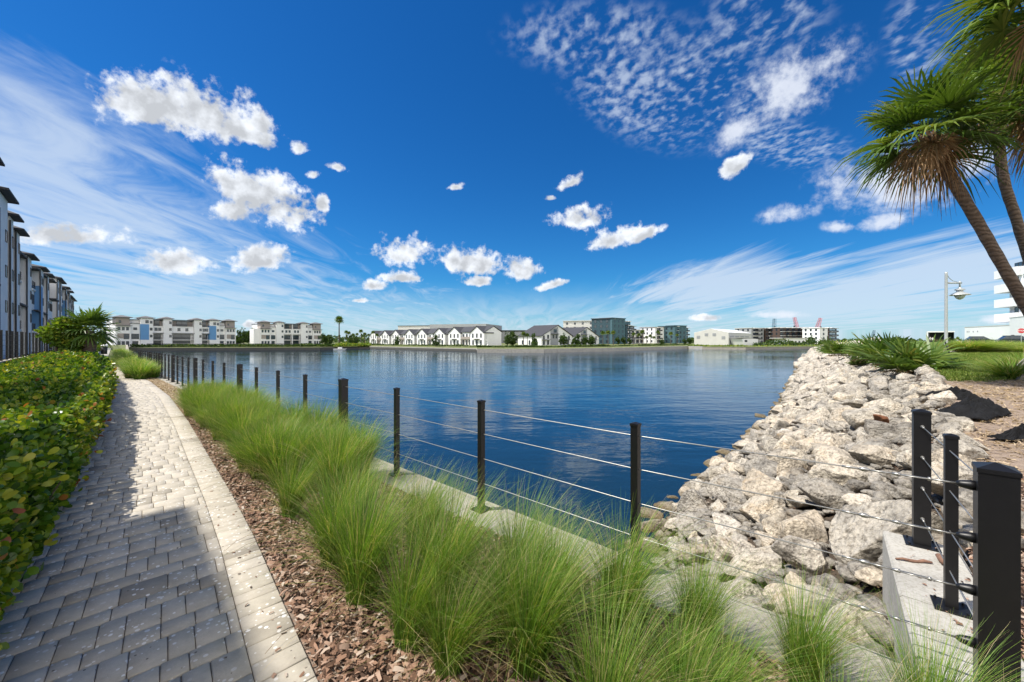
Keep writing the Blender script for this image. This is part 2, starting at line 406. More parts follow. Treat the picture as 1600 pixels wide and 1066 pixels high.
def blob(px, py, w_, h_, ang=0, flat=1.5):
    c, s = math.cos(R(ang)), math.sin(R(ang))
    v0, v1, v2 = pdir(px, py), pdir(px + w_ * c, py - w_ * s), pdir(px - h_ * s, py - h_ * c)
    A = np.array([v0, v1, v2]); a = np.linalg.solve(A, [0, 1, 0]); b = np.linalg.solve(A, [0, 0, 1])
    du, dv = vdot(tuple(a)), vdot(tuple(b))
    if flat != 1: dv = mth('MAXIMUM', dv, mth('MULTIPLY', dv, -flat))
    cb = N(nt, 'ShaderNodeCombineXYZ'); L(du, cb.inputs[0]); L(dv, cb.inputs[1])
    ln = N(nt, 'ShaderNodeVectorMath', operation='LENGTH'); L(cb.outputs[0], ln.inputs[0])
    return mth('SUBTRACT', 1, ln.outputs['Value'])
def union(lst):
    o = None
    for b in lst: o = b if o is None else mth('MAXIMUM', o, b)
    return o
front = mth('GREATER_THAN', vdot((0, 1, 0)), 0.02)
puffs = [(240, 165, 105, 58, -6), (325, 185, 100, 62, -16), (385, 205, 60, 48, -20), (402, 305, 82, 56, -25), (438, 335, 66, 44, -15), (362, 332, 55, 26, -5),
         (108, 372, 95, 27, 0), (280, 412, 75, 25, 0), (410, 406, 58, 28, 8), (634, 396, 50, 34, 0), (628, 435, 38, 13, 0), (583, 448, 26, 12, 0),
         (738, 413, 60, 28, -8), (811, 425, 36, 25, 0), (748, 441, 34, 12, 0), (905, 344, 54, 27, 0), (960, 375, 54, 24, 15), (1005, 368, 36, 13, 25),
         (890, 288, 25, 13, 25), (470, 233, 20, 17, 0), (491, 273, 15, 11, 0), (525, 262, 22, 11, -15), (505, 320, 12, 18, 0), (1150, 260, 33, 17, 35),
         (862, 446, 34, 9, 15), (712, 293, 16, 9, 0), (560, 470, 20, 6, 0), (1100, 497, 30, 7, 0), (860, 310, 12, 8, 0), (395, 508, 30, 10, 5)]
soft = [(1240, 140, 135, 62, 33), (1395, 285, 175, 66, 6), (1500, 250, 110, 52, 0), (1235, 332, 60, 18, 12), (1380, 348, 60, 16, 12), (1310, 355, 30, 12, 0), (1160, 200, 70, 24, 40), (1560, 500, 60, 10, 0), (1210, 492, 60, 8, 0)]
n1 = N(nt, 'ShaderNodeTexNoise'); n1.inputs['Scale'].default_value = 15; n1.inputs['Detail'].default_value = 9; n1.inputs['Roughness'].default_value = .56; L(V, n1.inputs['Vector'])
off = N(nt, 'ShaderNodeVectorMath', operation='ADD'); L(V, off.inputs[0]); off.inputs[1].default_value = (-.010, .003, .016)
n2 = N(nt, 'ShaderNodeTexNoise'); n2.inputs['Scale'].default_value = 15; n2.inputs['Detail'].default_value = 5; n2.inputs['Roughness'].default_value = .5; L(off.outputs[0], n2.inputs['Vector'])
n3 = N(nt, 'ShaderNodeTexNoise'); n3.inputs['Scale'].default_value = 55; n3.inputs['Detail'].default_value = 6; n3.inputs['Roughness'].default_value = .6; L(V, n3.inputs['Vector'])
Fp = union([blob(*p) for p in puffs]); Fs = union([blob(*p, flat=1.2) for p in soft])
nz = mth('ADD', mth('MULTIPLY_ADD', n1.outputs[0], 1.9, -.95), mth('MULTIPLY_ADD', n3.outputs[0], 1.5, -.75))
dp = sstep(mth('ADD', Fp, nz), .02, .6); dp = mth('MULTIPLY', dp, sstep(Fp, -.5, .0)); dp = mth('MULTIPLY', dp, front)
ds = sstep(mth('ADD', Fs, mth('MULTIPLY', nz, 1.15)), -.1, 1.0, 0, .82); ds = mth('MULTIPLY', ds, sstep(Fs, -.25, .3)); ds = mth('MULTIPLY', ds, front)
# light and dark sides of the cumulus
rel = mth('SUBTRACT', n1.outputs[0], n2.outputs[0])
core = sstep(mth('ADD', Fp, mth('MULTIPLY', nz, .6)), .25, .9)
br = mth('ADD', mth('MULTIPLY_ADD', rel, 2.0, .9), mth('MULTIPLY', core, -.2))
br = mth('MINIMUM', mth('MAXIMUM', br, .6), 1.02)
# high clouds on a plane far overhead
sx = N(nt, 'ShaderNodeSeparateXYZ'); L(V, sx.inputs[0])
zz = mth('MAXIMUM', sx.outputs[2], .02)
zc = mth('ADD', zz, .04)
qx, qy = mth('DIVIDE', sx.outputs[0], zc), mth('DIVIDE', sx.outputs[1], zc)
q = N(nt, 'ShaderNodeCombineXYZ'); L(qx, q.inputs[0]); L(qy, q.inputs[1])
def qnoise(scale, rot, stretch, detail, rough, dist=0):
    mp = N(nt, 'ShaderNodeMapping'); L(q.outputs[0], mp.inputs[0]); mp.inputs['Rotation'].default_value = (0, 0, R(rot)); mp.inputs['Scale'].default_value = (*stretch, 1)
    n = N(nt, 'ShaderNodeTexNoise'); n.inputs['Scale'].default_value = scale; n.inputs['Detail'].default_value = detail; n.inputs['Roughness'].default_value = rough; n.inputs['Distortion'].default_value = dist
    L(mp.outputs[0], n.inputs['Vector']); return n.outputs[0]
alto = qnoise(27, 25, (1, .75), 3, .5, .12); big = qnoise(3.2, 0, (1, .7), 3, .6)
Fa = union([blob(930, 60, 170, 70, 0, 1), blob(1000, 150, 150, 90, -25, 1), blob(1110, 130, 150, 110, -20, 1), blob(1190, 30, 130, 80, 20, 1), blob(1430, 60, 60, 90, 0, 1), blob(1230, 225, 120, 45, -10, 1)])
da = mth('MULTIPLY', sstep(mth('ADD', alto, mth('MULTIPLY', big, .55)), .66, 1.06), mth('MULTIPLY', sstep(Fa, -.1, .6), .5)); da = mth('MULTIPLY', da, front)
ci = qnoise(1.5, 25, (1.5, .55), 9, .6, 1.3)
ci2 = qnoise(1.1, -12, (2.2, .35), 9, .63, 1.0)
Fl = union([blob(120, 330, 470, 140, -22, 1), blob(250, 470, 640, 95, -6, 1), blob(60, 260, 260, 150, -15, 1)])
Fr = union([blob(1130, 450, 260, 50, 6, 1), blob(1480, 430, 420, 70, 8, 1), blob(1330, 470, 420, 70, 4, 1)])
dl = mth('MULTIPLY', sstep(mth('MULTIPLY_ADD', Fl, .4, ci), .4, .92), .7)
dr = mth('MULTIPLY', sstep(mth('MULTIPLY_ADD', Fr, .5, ci2), .48, .84), .78)
el = sx.outputs[2]
hz = mth('MULTIPLY', sstep(el, .15, .01), mth('MINIMUM', mth('MULTIPLY_ADD', ci2, 1.7, -.2), .88))
hi = mth('MAXIMUM', mth('MAXIMUM', dl, dr), hz); hi = mth('MULTIPLY', hi, sstep(vdot((0, 1, 0)), -.1, .2))
skyc = N(nt, 'ShaderNodeHueSaturation'); skyc.inputs['Saturation'].default_value = 1.3; skyc.inputs['Value'].default_value = 1.0; L(sky.outputs[0], skyc.inputs['Color'])
col = mixc(nt, 1.0, skyc.outputs[0], (.25, .71, 1.0), 'MULTIPLY')
SKYCOL = col
col = mixc(nt, hi, col, (5.6, 6.5, 7.6))
col = mixc(nt, da, col, (6.6, 7.4, 8.4))
col = mixc(nt, ds, col, (7.2, 7.6, 8.4))
cc = N(nt, 'ShaderNodeVectorMath', operation='SCALE'); cc.inputs[0].default_value = (8.0, 8.4, 9.0); L(br, cc.inputs['Scale'])
col = mixc(nt, dp, col, cc.outputs[0])
# broken cloud added in the unseen sky behind the viewer as white fill light
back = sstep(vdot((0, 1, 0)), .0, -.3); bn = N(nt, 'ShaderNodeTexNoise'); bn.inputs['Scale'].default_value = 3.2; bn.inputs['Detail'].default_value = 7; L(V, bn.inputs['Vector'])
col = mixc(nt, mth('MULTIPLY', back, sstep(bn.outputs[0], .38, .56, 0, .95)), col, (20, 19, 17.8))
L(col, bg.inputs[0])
w.cycles.sampling_method = 'MANUAL'; w.cycles.sample_map_resolution = 512

# ------------------------------------------------------------------ terrain in rotated coordinates a=(x+y)Q (away, right), b=(x-y)Q
def AB(a, b, z=0.0): return Vector((Q * (a + b), Q * (a - b), z))
def toab(p): return (p[0] + p[1]) * Q, (p[0] - p[1]) * Q
CWB = [-208, -40, .3]; CWA = [3.5, .76, 2.69]
def cw(b): return np.interp(b, CWB, CWA)
PS = [-3, 1.99, 3.92, 5.14, 7.28, 10.4, 15.5, 21.3, 27.1, 29.9, 40, 61, 120]
PA = [.58, .70, .84, .9, .97, 1.08, 1.17, 1.05, .72, .42, -.1, -.4, -.4]
def pedge(s): return np.interp(s, PS, PA)          # right edge of the path (value of a) at b = -s
def bcrest(a): return np.interp(a, [2.7, 5, 8, 12, 17, 23, 42, 90, 231], [.3, .33, .15, .2, .25, .2, -.8, -4, -14])
def bshore(a): return np.interp(a, [2.7, 5.5, 8.7, 12, 17, 26, 42, 90, 231], [-2.3, -2.8, -3.8, -4.1, -4.4, -5.2, -7.5, -14, -30])
def zland(a): return np.interp(a, [0, 5, 8, 12, 20, 60, 90], [-.03, -.02, .22, .45, .55, 1.0, 1.0])
def H(a, b):
    a = np.asarray(a, float); b = np.asarray(b, float)
    bc, bs_, zl = bcrest(a), bshore(a), zland(a)
    t = np.clip((b - bs_) / (bc - bs_), 0, 1)
    top = np.where(a < 5, -.3, zl - .22)
    slope = -2.3 + (top + 2.3) * (t ** .85)
    under = np.clip(-2.3 - (bs_ - b) * .42, -5, 0)
    z = np.where(b < bs_, under, slope)
    z = np.where(b >= bc, zl + np.clip((b - bc) * .02, 0, .3), z)
    z = np.where((a < cw(b)) & (b < .45), -.035, z)
    return z
def spaced(segs):
    o = []
    for x0, x1, d in segs: o += list(np.arange(x0, x1 - 1e-6, d))
    return np.array(o + [segs[-1][1]])
# near ground: bank, lawn and strip in one sheet
ga = spaced([(-2, 0, .5), (0, 14, .14), (14, 40, .4), (40, 120, 2), (120, 300, 12)])
gb = spaced([(-60, -14, 3), (-14, -6, .5), (-6, 6, .16), (6, 20, .6), (20, 70, 4), (70, 320, 25)])
A_, B_ = np.meshgrid(ga, gb, indexing='ij'); Z_ = H(A_, B_)
P3 = np.stack([A_.ravel(), B_.ravel(), np.zeros(A_.size)], 1)
Z_ = Z_ + (fbm(P3 * 1.3, 4, 3).reshape(A_.shape)) * np.where((A_ < cw(B_)) & (B_ < .45), .012, .06)
vv = np.stack([Q * (A_ + B_), Q * (A_ - B_), Z_], -1).reshape(-1, 3)
na, nb = len(ga), len(gb); ii = np.arange(na * nb).reshape(na, nb)
ff = np.stack([ii[:-1, :-1], ii[1:, :-1], ii[1:, 1:], ii[:-1, 1:]], -1).reshape(-1, 4)
me = mesh_np('ground', vv, ff, M['terrain'], smooth=True)
lawn = ((A_ > 16.2 + .25 * (B_ - .7) * 0 + 1.2 * np.clip((B_ - 1.0) / 1.2, 0, 4)) & (B_ > bcrest(A_) + .35) & ~((B_ > 4.2) & (A_ < 21) & (B_ < 9))) * .62
at_ = me.attributes.new('lawn', 'FLOAT', 'POINT'); at_.data.foreach_set('value', lawn.ravel().astype(np.float32))
bank = ((A_ > cw(B_) + .15) & (B_ < bcrest(A_) + .1)).astype(np.float32)
at2 = me.attributes.new('bank', 'FLOAT', 'POINT'); at2.data.foreach_set('value', bank.ravel())
struct('ground', me)
def quad_sheet(name, pts, mat): return struct(name, MB().poly(pts).mesh(name, mat))
quad_sheet('garden_bed', [AB(-.9, 3, -.05), AB(-.9, -60, -.05), AB(-60, -60, -.05), AB(-60, 3, -.05)], M['soil'])
quad_sheet('ground', [AB(cw(-60) - .1, -60, -.06), AB(cw(-208) - .1, -208, -.06), AB(-1800, -208, -.06), AB(-1800, 600, -.06), AB(-2, 600, -.06), AB(-2, -3, -.06), AB(-1, -60, -.06)], M['farlawn'])
quad_sheet('ground', [AB(0, 320, .9), AB(300, 320, .9), AB(300, -14, .9), AB(1500, -60, .9), AB(1500, 1500, .9), AB(-100, 1500, .9)], M['farlawn'])
quad_sheet('lake_bed', [(-900, -100, -5.2), (900, -100, -5.2), (900, 900, -5.2), (-900, 900, -5.2)], M['bed'])
# lake surface: finer sheet is not needed, ripples are in the material
quad_sheet('lake', [AB(2.0, -.6, WATER), AB(2.3, -.6, WATER), AB(2.3, 60, WATER), AB(330, 60, WATER), AB(330, -330, WATER), AB(-60, -330, WATER), AB(-60, -200, WATER), AB(cw(-60), -60, WATER)], M['water'])

# ------------------------------------------------------------------ paver path
def path_pavers():
    vs, fs, rn = [], [], []
    def block(s0, s1, w0, w1, r):
        g, bv, h = .0022, .005, .0
        s0 += g; s1 -= g; w0 += g; w1 -= g
        dz = random.gauss(0, .0012); tx, ty = random.gauss(0, .001), random.gauss(0, .001)
        def P(s, w_, z): return AB(pedge(s) - w_, -s, z)
        b = len(vs)
        for (z, k) in ((-.03, 0), (-bv + dz, 0), (dz + .001, bv)):
            for i, (s, w_) in enumerate(((s0 + k, w0 + k), (s1 - k, w0 + k), (s1 - k, w1 - k), (s0 + k, w1 - k))):
                vs.append(P(s, w_, z + (tx if i in (0, 1) else -tx) + (ty if i in (1, 2) else -ty)))
        for l in (0, 4):
            for i in range(4):
                j = (i + 1) % 4; fs.append((b + l + i, b + l + j, b + l + 4 + j, b + l + 4 + i)); rn.append(r)
        fs.append((b + 8, b + 9, b + 10, b + 11)); rn.append(r)
    s = .6
    while s < 48:                                             # border of blocks laid across
        d = random.choice((.105, .15, .15)); block(s, s + d, 0, .235, random.random()); s += d
    s = .6; k = 0
    while s < 48:
        d = (.155, .235)[k % 2] if random.random() < .9 else .155
        k += 1; w0 = .235; x = w0 + random.choice((0, .05, .08))
        if x > w0: block(s, s + d, w0, x, random.random())
        while x < 1.42:
            e = min(1.45, x + random.choice((.115, .115, .155, .155, .155, .235))); 
            if 1.45 - e < .06: e = 1.45
            block(s, s + d, x, e, random.random()); x = e
        s += d
    V_ = np.array([tuple(v) for v in vs], dtype=np.float32)
    return mesh_np('path', V_, fs, M['paver'], rn)
struct('path', path_pavers())
sb = MB()
ss = np.concatenate([np.arange(-3, 48, 1.0), np.arange(48, 121, 6.0)])
for s0, s1 in zip(ss[:-1], ss[1:]):
    sb.poly([AB(pedge(s0) - .005, -s0, -.012), AB(pedge(s0) - 1.445, -s0, -.012), AB(pedge(s1) - 1.445, -s1, -.012), AB(pedge(s1) - .005, -s1, -.012)])
struct('path_bedding', sb.mesh('path_bedding', M['sand']))
fp = MB()
for s0, s1 in zip(np.arange(48, 120, 4.0), np.arange(52, 124, 4.0)):
    fp.poly([AB(pedge(s0), -s0, .003), AB(pedge(s0) - 1.45, -s0, .003), AB(pedge(s1) - 1.45, -s1, .003), AB(pedge(s1), -s1, .003)])
struct('path', fp.mesh('far_path', M['concrete_clean']))

# ------------------------------------------------------------------ sea walls
def wall_run(pts_l, pts_r, ztop, zbot, name, mat):
    m = MB()
    for i in range(len(pts_l) - 1):
        a, b, c, d = pts_l[i], pts_r[i], pts_r[i + 1], pts_l[i + 1]
        e = (c - b).normalized() * .004; ch = .015
        tl, tr = (a + e), (b + e); tl2, tr2 = (d - e), (c - e)
        n = (tr - tl).normalized() * ch
        z = Vector((0, 0, 1))
        v = [tl + z * zbot, tr + z * zbot, tr2 + z * zbot, tl2 + z * zbot, tl + z * (ztop - ch), tr + z * (ztop - ch), tr2 + z * (ztop - ch), tl2 + z * (ztop - ch),
             tl + n + z * ztop, tr - n + z * ztop, tr2 - n + z * ztop, tl2 + n + z * ztop]
        m.add(v, [(0, 1, 5, 4), (1, 2, 6, 5), (2, 3, 7, 6), (3, 0, 4, 7), (4, 5, 9, 8), (5, 6, 10, 9), (6, 7, 11, 10), (7, 4, 8, 11), (8, 9, 10, 11)])
    return m.build(name, mat)
bb = list(np.arange(.02, -60, -3.1)) + list(np.arange(-62, -212, -12.0))
o = wall_run([AB(cw(b) - .25, b) for b in bb], [AB(cw(b) + .2, b) for b in bb], 0.0, -4.8, 'seawall', M['concrete'])
tag(o, 'weathered concrete seawall cap running along the water under the long cable fence', 'seawall')
def w2(a): return np.interp(a, [2.4, 4.72], [.30, .05])
aa = [2.45, 3.6, 4.72]
o = wall_run([AB(a, w2(a) - .22) for a in aa], [AB(a, w2(a) + .22) for a in aa], 0.004, -1.2, 'concrete_wall', M['concrete_clean'])
tag(o, 'smooth grey concrete wall end beside the boulders carrying two black posts', 'wall')

# ------------------------------------------------------------------ cable fences
def post_mesh(wd, h, cap=.012, plate=0.0):
    k = wd / 2; m = MB(); m.box(-k, -k, 0, k, k, h); return m
def make_post(parent, loc, rz, wd, h, plate):
    po = post_mesh(wd, h).build('post', M['black'], parent, loc=loc, rot=(0, 0, rz))
    k = wd / 2 + .004; m = MB(); m.box(-k, -k, h, k, k, h + .018)
    m.add([(-k, -k, h + .018), (k, -k, h + .018), (k, k, h + .018), (-k, k, h + .018), (0, 0, h + .018 + wd * .2)], [(0, 1, 4), (1, 2, 4), (2, 3, 4), (3, 0, 4)])
    m.build('post_cap', M['black'], po)
    m = MB(); p = plate / 2; m.box(-p, -p, .001, p, p, .012)
    for sx_ in (-1, 1):
        for sy in (-1, 1): m.tube([(sx_ * p * .75, sy * p * .75, .012), (sx_ * p * .75, sy * p * .75, .024)], .007, 6)
    m.build('base_plate', M['black'], po)
    return po
FD = Vector((-.7416, .6709, 0)); F0 = Vector((.867, 2.83, 0)); FROT = math.atan2(FD.y, FD.x)
pxs = [993, 752, 620, 536.5, 477, 434.5, 400.7, 374.7, 350.3, 332.6, 317.4, 305.4, 294.6, 285.4, 277.5, 270.4, 263.8, 258.2, 253.1, 248.8, 244.5, 240.8, 237.4, 234, 230.5, 227, 223.5, 220, 217]
pp = []
for px in pxs:
    k = (px - CX) / F; s = (.867 - k * 2.83) / (.7416 + k * .6709); pp.append(F0 + FD * s)
CP = Vector((2.12, 1.745, 0))
fence = empty('cable_fence', F0, 0, 'long black post and steel cable fence along the seawall above the water', 'fence')
for i, p in enumerate(pp):
    big_ = i % 4 == 3
    make_post(fence, p - F0, FROT, .1 if big_ else .052, 1.06 if big_ else 1.045, .2 if big_ else .15)
cpost = make_post(fence, CP - F0, FROT, .118, 1.075, .24)
zs3 = [.975, .74, .5, .26]; zsC = [1.0, .765, .53, .295]
for z3, zC in zip(zs3, zsC):
    e = CP + (pp[0] - CP).normalized() * .065
    m = MB(); m.tube([e - F0 + Vector((0, 0, zC)), Vector((0, 0, z3))] + [p - F0 + Vector((0, 0, z3)) for p in pp[1:]], .0036, 6)
    cb = m.build('cable', M['steel'], fence, smooth=True)
    d = (pp[0] - CP).normalized(); dz = (z3 - zC) / (pp[0] - CP).length
    def pt(t): return CP - F0 + d * t + Vector((0, 0, zC + dz * t))
    m = MB(); m.tube([pt(.058), pt(.075), pt(.105), pt(.118)], [.022, .022, .016, .008], 12)
    m.build('lug', M['black'], cb, smooth=True)
    m = MB(); m.tube([pt(.118), pt(.20)], .0045, 8)
    nrm = Vector((-d.y, d.x, 0))
    for sgn in (-1, 1): m.tube([pt(.20) + nrm * .006 * sgn, pt(.30) + nrm * .006 * sgn], .0032, 6)
    m.tube([pt(.30), pt(.312), pt(.33)], [.009, .009, .005], 10); m.tube([pt(.195), pt(.207)], .009, 10)
    m.tube([pt(.33), pt(.41)], .0045, 8); m.tube([pt(.41), pt(.425), pt(.44), pt(.455)], [.005, .011, .011, .004], 10); m.tube([pt(.455), pt(.52)], .0058, 8)
    m.build('turnbuckle', M['steel'], cb, smooth=True)
PA_, PB_ = Vector((3.31, 3.22, 0)), Vector((2.70, 2.45, 0))
D2 = (PA_ - CP).normalized(); rot2 = math.atan2(D2.y, D2.x)
f2 = empty('cable_fence', PB_, 0, 'short black cable fence return on the concrete wall beside the boulders', 'fence')
make_post(f2, PA_ - PB_, rot2, .1, 1.06, .2); make_post(f2, Vector((0, 0, .004)), rot2, .056, 1.045, .16)
for z_ in (.96, .715, .47, .225):
    e = CP - PB_ + D2 * .062
    m = MB(); m.tube([PA_ - PB_ - D2 * .05 + Vector((0, 0, z_)), e + Vector((0, 0, z_ + .03))], .0036, 6)
    cb = m.build('cable', M['steel'], f2, smooth=True)
    m = MB(); q0 = PA_ - PB_ - D2 * .05 + Vector((0, 0, z_)); m.tube([q0, q0 - D2 * .012, q0 - D2 * .02, q0 - D2 * .07], [.013, .013, .006, .006], 10)
    m.build('cable_fitting', M['steel'], cb, smooth=True)

# retaining wall with its own fence, behind the hedge
o = wall_run([AB(-3.2 - .22, -s) for s in range(2, 63, 4)], [AB(-3.2, -s) for s in range(2, 63, 4)], .8, -.3, 'retaining_wall', M['concrete'])
tag(o, 'low grey concrete retaining wall behind the hedge at the left', 'wall')
rf = empty('cable_fence', AB(-3.31, -20, .8), 0, 'black post fence on top of the low retaining wall at the left', 'fence')
proto = None
for i, s in enumerate(np.arange(5, 61, 1.35)):
    big_ = i % 4 == 0
    loc = AB(-3.31, -s, .8) - rf.location
    m = MB(); k = .05 if big_ else .03; m.box(-k, -k, 0, k, k, 1.25); m.box(-k - .005, -k - .005, 1.25, k + .005, k + .005, 1.28)
    m.build('post', M['black'], rf, loc=loc, rot=(0, 0, R(45)))
for z_ in (.2, .42, .64, .86, 1.08):
    MB().tube([AB(-3.31, -5, .8 + z_) - rf.location, AB(-3.31, -60.4, .8 + z_) - rf.location], .006, 5).build('cable', M['black'], rf)

# ------------------------------------------------------------------ boulders
def icos(sub):
    bm = bmesh.new(); bmesh.ops.create_icosphere(bm, subdivisions=sub, radius=1)
    v = np.array([x.co[:] for x in bm.verts]); f = np.array([[y.index for y in x.verts] for x in bm.faces]); bm.free(); return v, f
ICO = {k: icos(k) for k in (1, 2, 3, 4, 5)}
def rock_verts(sub, seed, cuts=13):
    rg = np.random.default_rng(seed); v, f = ICO[sub]; v = v.copy()
    v = v * (1 + .25 * fbm(v * 1.1 + seed * 3.1, 3, seed))[:, None]
    for i in range(cuts):
        n = rg.normal(size=3); n /= np.linalg.norm(n); d = rg.uniform(.45, .8)
        k = v @ n; over = np.clip(k - d, 0, None); v -= np.outer(over * .99, n)
    sc_ = np.array([rg.uniform(.95, 1.25), rg.uniform(.7, .95), rg.uniform(.55, .78)])
    nrm = v / np.linalg.norm(v, axis=1)[:, None]
    det = .085 * fbm(v * 2.6 + seed, 3, seed + 5) + .06 * np.abs(fbm(v * 6 + seed, 3, seed + 9)) + (.022 * fbm(v * 17 + seed, 3, seed + 2) if sub > 3 else 0)
    v = (v + nrm * det[:, None]) * sc_
    v /= np.abs(v[:, :2]).max()
    return v, f
near_var = [mesh_np('boulder', *rock_verts(5, 100 + i, 9 + i % 8), M['rock'], smooth=True) for i in range(14)]
mid_var = [mesh_np('boulder', *rock_verts(4, 200 + i), M['rock'], smooth=True) for i in range(10)]
placed = []
def ok_ab(a, b, r):
    for (x, y, q_) in placed:
        if (x - a) ** 2 + (y - b) ** 2 < ((r + q_) * .68) ** 2: return False
    return True
def bank_lim(a):
    hi_ = bcrest(a) + .3
    if a < 4.95: hi_ = w2(min(a, 4.72)) - .22
    return bshore(a), hi_
# the boulders one can recognise in the photograph: (px, py of the centre, half width, label, turn)
rg_ = random.Random(9)
special = [
 (1330, 965, .36, 'big pale flat faced boulder against the foot of the concrete wall', .3), (1190, 865, .42, 'wide rough grey boulder behind the fence, mossy underneath', .1),
 (1058, 850, .27, 'upright white slab of rock at the water end of the bank', 1.2), (1260, 815, .30, 'dark grey pitted boulder in the middle of the bank', .8),
 (1400, 820, .55, 'largest smooth cream boulder, behind the first fence post', .2), (1200, 760, .42, 'rounded cream and grey boulder with pitted top', 2.0),
 (1310, 770, .45, 'wide grey crusted boulder below the rusty one', 2.6), (1130, 740, .28, 'rounded pitted boulder standing at the water', .5),
 (1165, 715, .30, 'square white boulder at the water edge', 1.6), (1090, 795, .2, 'small cream rock beside the upright slab', .9),
 (1335, 632, .5, 'shadowed grey boulder high on the bank', .2), (1300, 690, .5, 'wedge shaped grey boulder with a deep shadow below', .1),
 (1440, 645, .38, 'long low white boulder near the crest', .0), (1150, 925, .42, 'cream boulder behind the grass by the fence', .4), (1245, 935, .3, 'knobbly cream boulder above the seawall cap', 1.0)]
sp_n = 0
def drop(a, b, r, lab, turn, meshes, rusty=False, sink=None):
    global sp_n
    z = float(H(a, b)) + r * (.18 if sink is None else sink)
    o = link('boulder', meshes[int(RNG.integers(len(meshes)))], None, AB(a, b, z), (random.gauss(0, .14), random.gauss(0, .14), turn), (r * random.uniform(.95, 1.15), r, r * random.uniform(.9, 1.15)))
    placed.append((a, b, r)); sp_n += 1
    return tag(o, lab, 'boulder', 'limestone boulders of the bank')
def hit_bank(px, py):
    k, h = (px - CX) / F, (py - HY) / F
    for d in np.arange(1.6, 60, .02):
        p = (k * d, d, CAMZ - h * d); a, b = toab(p)
        if a > cw(b) + .2 and p[2] < float(H(a, b)) + .2: return a, b
    return None
for a_, b_, r_ in ((3.12, -.36, .27), (3.36, -.86, .33), (3.18, -1.4, .29), (3.95, -.6, .34), (3.14, -1.95, .27), (4.5, -.55, .33), (3.6, -.3, .14), (3.75, -1.35, .3)):
    drop(a_, b_, r_, 'pale boulder against the seawall behind the foreground grass', rg_.uniform(0, 6), near_var, sink=.1)
rr = hit_bank(1377, 665); o = drop(rr[0], rr[1], .2, 'small rusty orange brown rock among the white ones', .2, mid_var, sink=1.35)
o.data = o.data.copy(); o.data.materials[0] = M['rust_rock']
for px, py, r, lab, tn in special:
    ab = hit_bank(px, py)
    if ab: drop(ab[0], ab[1], r, lab, tn, near_var)
def zone_label(a, b, r):
    lo, hi_ = bank_lim(a); t = (b - lo) / (hi_ - lo)
    size = 'small' if r < .24 else 'medium' if r < .34 else 'large'
    where = 'at the water line' if t < .08 else 'low on the bank' if t < .35 else 'halfway up the bank' if t < .65 else 'high on the bank' if t < .92 else 'at the crest of the bank'
    if a < 5: far = 'close to the cable fence'
    elif a < 8: far = 'a little beyond the cable fence'
    elif a < 13: far = 'beyond the rusty rock'
    elif a < 20: far = 'below the mulch and the lawn edge'
    else: far = 'below the fan palm shrubs'
    return f'{size} limestone boulder {where}, {far}'
cand = []
rg = random.Random(5)
for rad_lo, rad_hi, n, amax in ((.34, .52, 1500, 70), (.24, .34, 3200, 60), (.14, .25, 8200, 34)):
    for _ in range(n):
        a = 2.95 + (amax - 2.95) * rg.random() ** 1.7
        lo, hi_ = bank_lim(a); b = rg.uniform(lo - .3, hi_)
        r = rg.uniform(rad_lo, rad_hi)
        if a < 5 and b > hi_ - r * .75: continue
        if a > 5 and b > hi_ - .7 and r > .29: continue
        if a - r * .6 < cw(b) + .2: continue
        if ok_ab(a, b, r): cand.append((a, b, r)); placed.append((a, b, r))
for (lo_r, hi_r, n, a0, a1) in ((.4, .75, 5000, 60, 235),):
    for _ in range(n):
        a = a0 + (a1 - a0) * rg.random() ** 1.3; lo, hi_ = bank_lim(a); b = rg.uniform(lo - .3, hi_); r = rg.uniform(lo_r, hi_r) * (1 + a / 150)
        if ok_ab(a, b, r) and len(cand) < 2600: cand.append((a, b, r)); placed.append((a, b, r))
def inview(a, b): 
    p = AB(a, b); return p.y > .5 and -1.32 < p.x / p.y < 1.32 and (H(a, b) > -2.5)
cand.sort(key=lambda c: -(c[2] / (c[0] ** 1.0)) if inview(c[0], c[1]) else 9)
n_ind = 298 - sp_n
for a, b, r in cand[:n_ind]:
    z = float(H(a, b)) + r * rg.uniform(.0, .42)
    o = link('boulder', rg.choice(near_var if a < 9 else mid_var), None, AB(a, b, z), (rg.gauss(0, .25), rg.gauss(0, .25), rg.uniform(0, 6.28)), (r * rg.uniform(.95, 1.25), r * rg.uniform(.85, 1.05), r * rg.uniform(.85, 1.3)))
    tag(o, zone_label(a, b, r), 'boulder', 'limestone boulders of the bank')
def scatter_rocks(name, items, sub, mat, label, seed=0, nv=8):
    var = [rock_verts(sub, 300 + seed + i, 9) for i in range(nv)]; VS, FS = [], []; base = 0
    for a, b, r, z in items:
        v, f = var[rg.randrange(nv)]; t = rg.uniform(0, 6.28); c, s = math.cos(t), math.sin(t)
        w_ = v * np.array([r * rg.uniform(.9, 1.2), r, r * rg.uniform(.8, 1.2)]); x = w_[:, 0] * c - w_[:, 1] * s; y = w_[:, 0] * s + w_[:, 1] * c
        p = AB(a, b, z); VS.append(np.stack([x + p.x, y + p.y, w_[:, 2] + p.z], 1)); FS.append(f + base); base += len(v)
    return tag(link(name, mesh_np(name, np.concatenate(VS), np.concatenate(FS), mat, smooth=True)), label, None, None, 'stuff')
rest = [(a, b, r, float(H(a, b)) + r * .15) for a, b, r in cand[n_ind:]]
scatter_rocks('riprap_rocks', rest, 3, M['rock'], 'mass of smaller and farther pale rocks of the bank')
fill = []
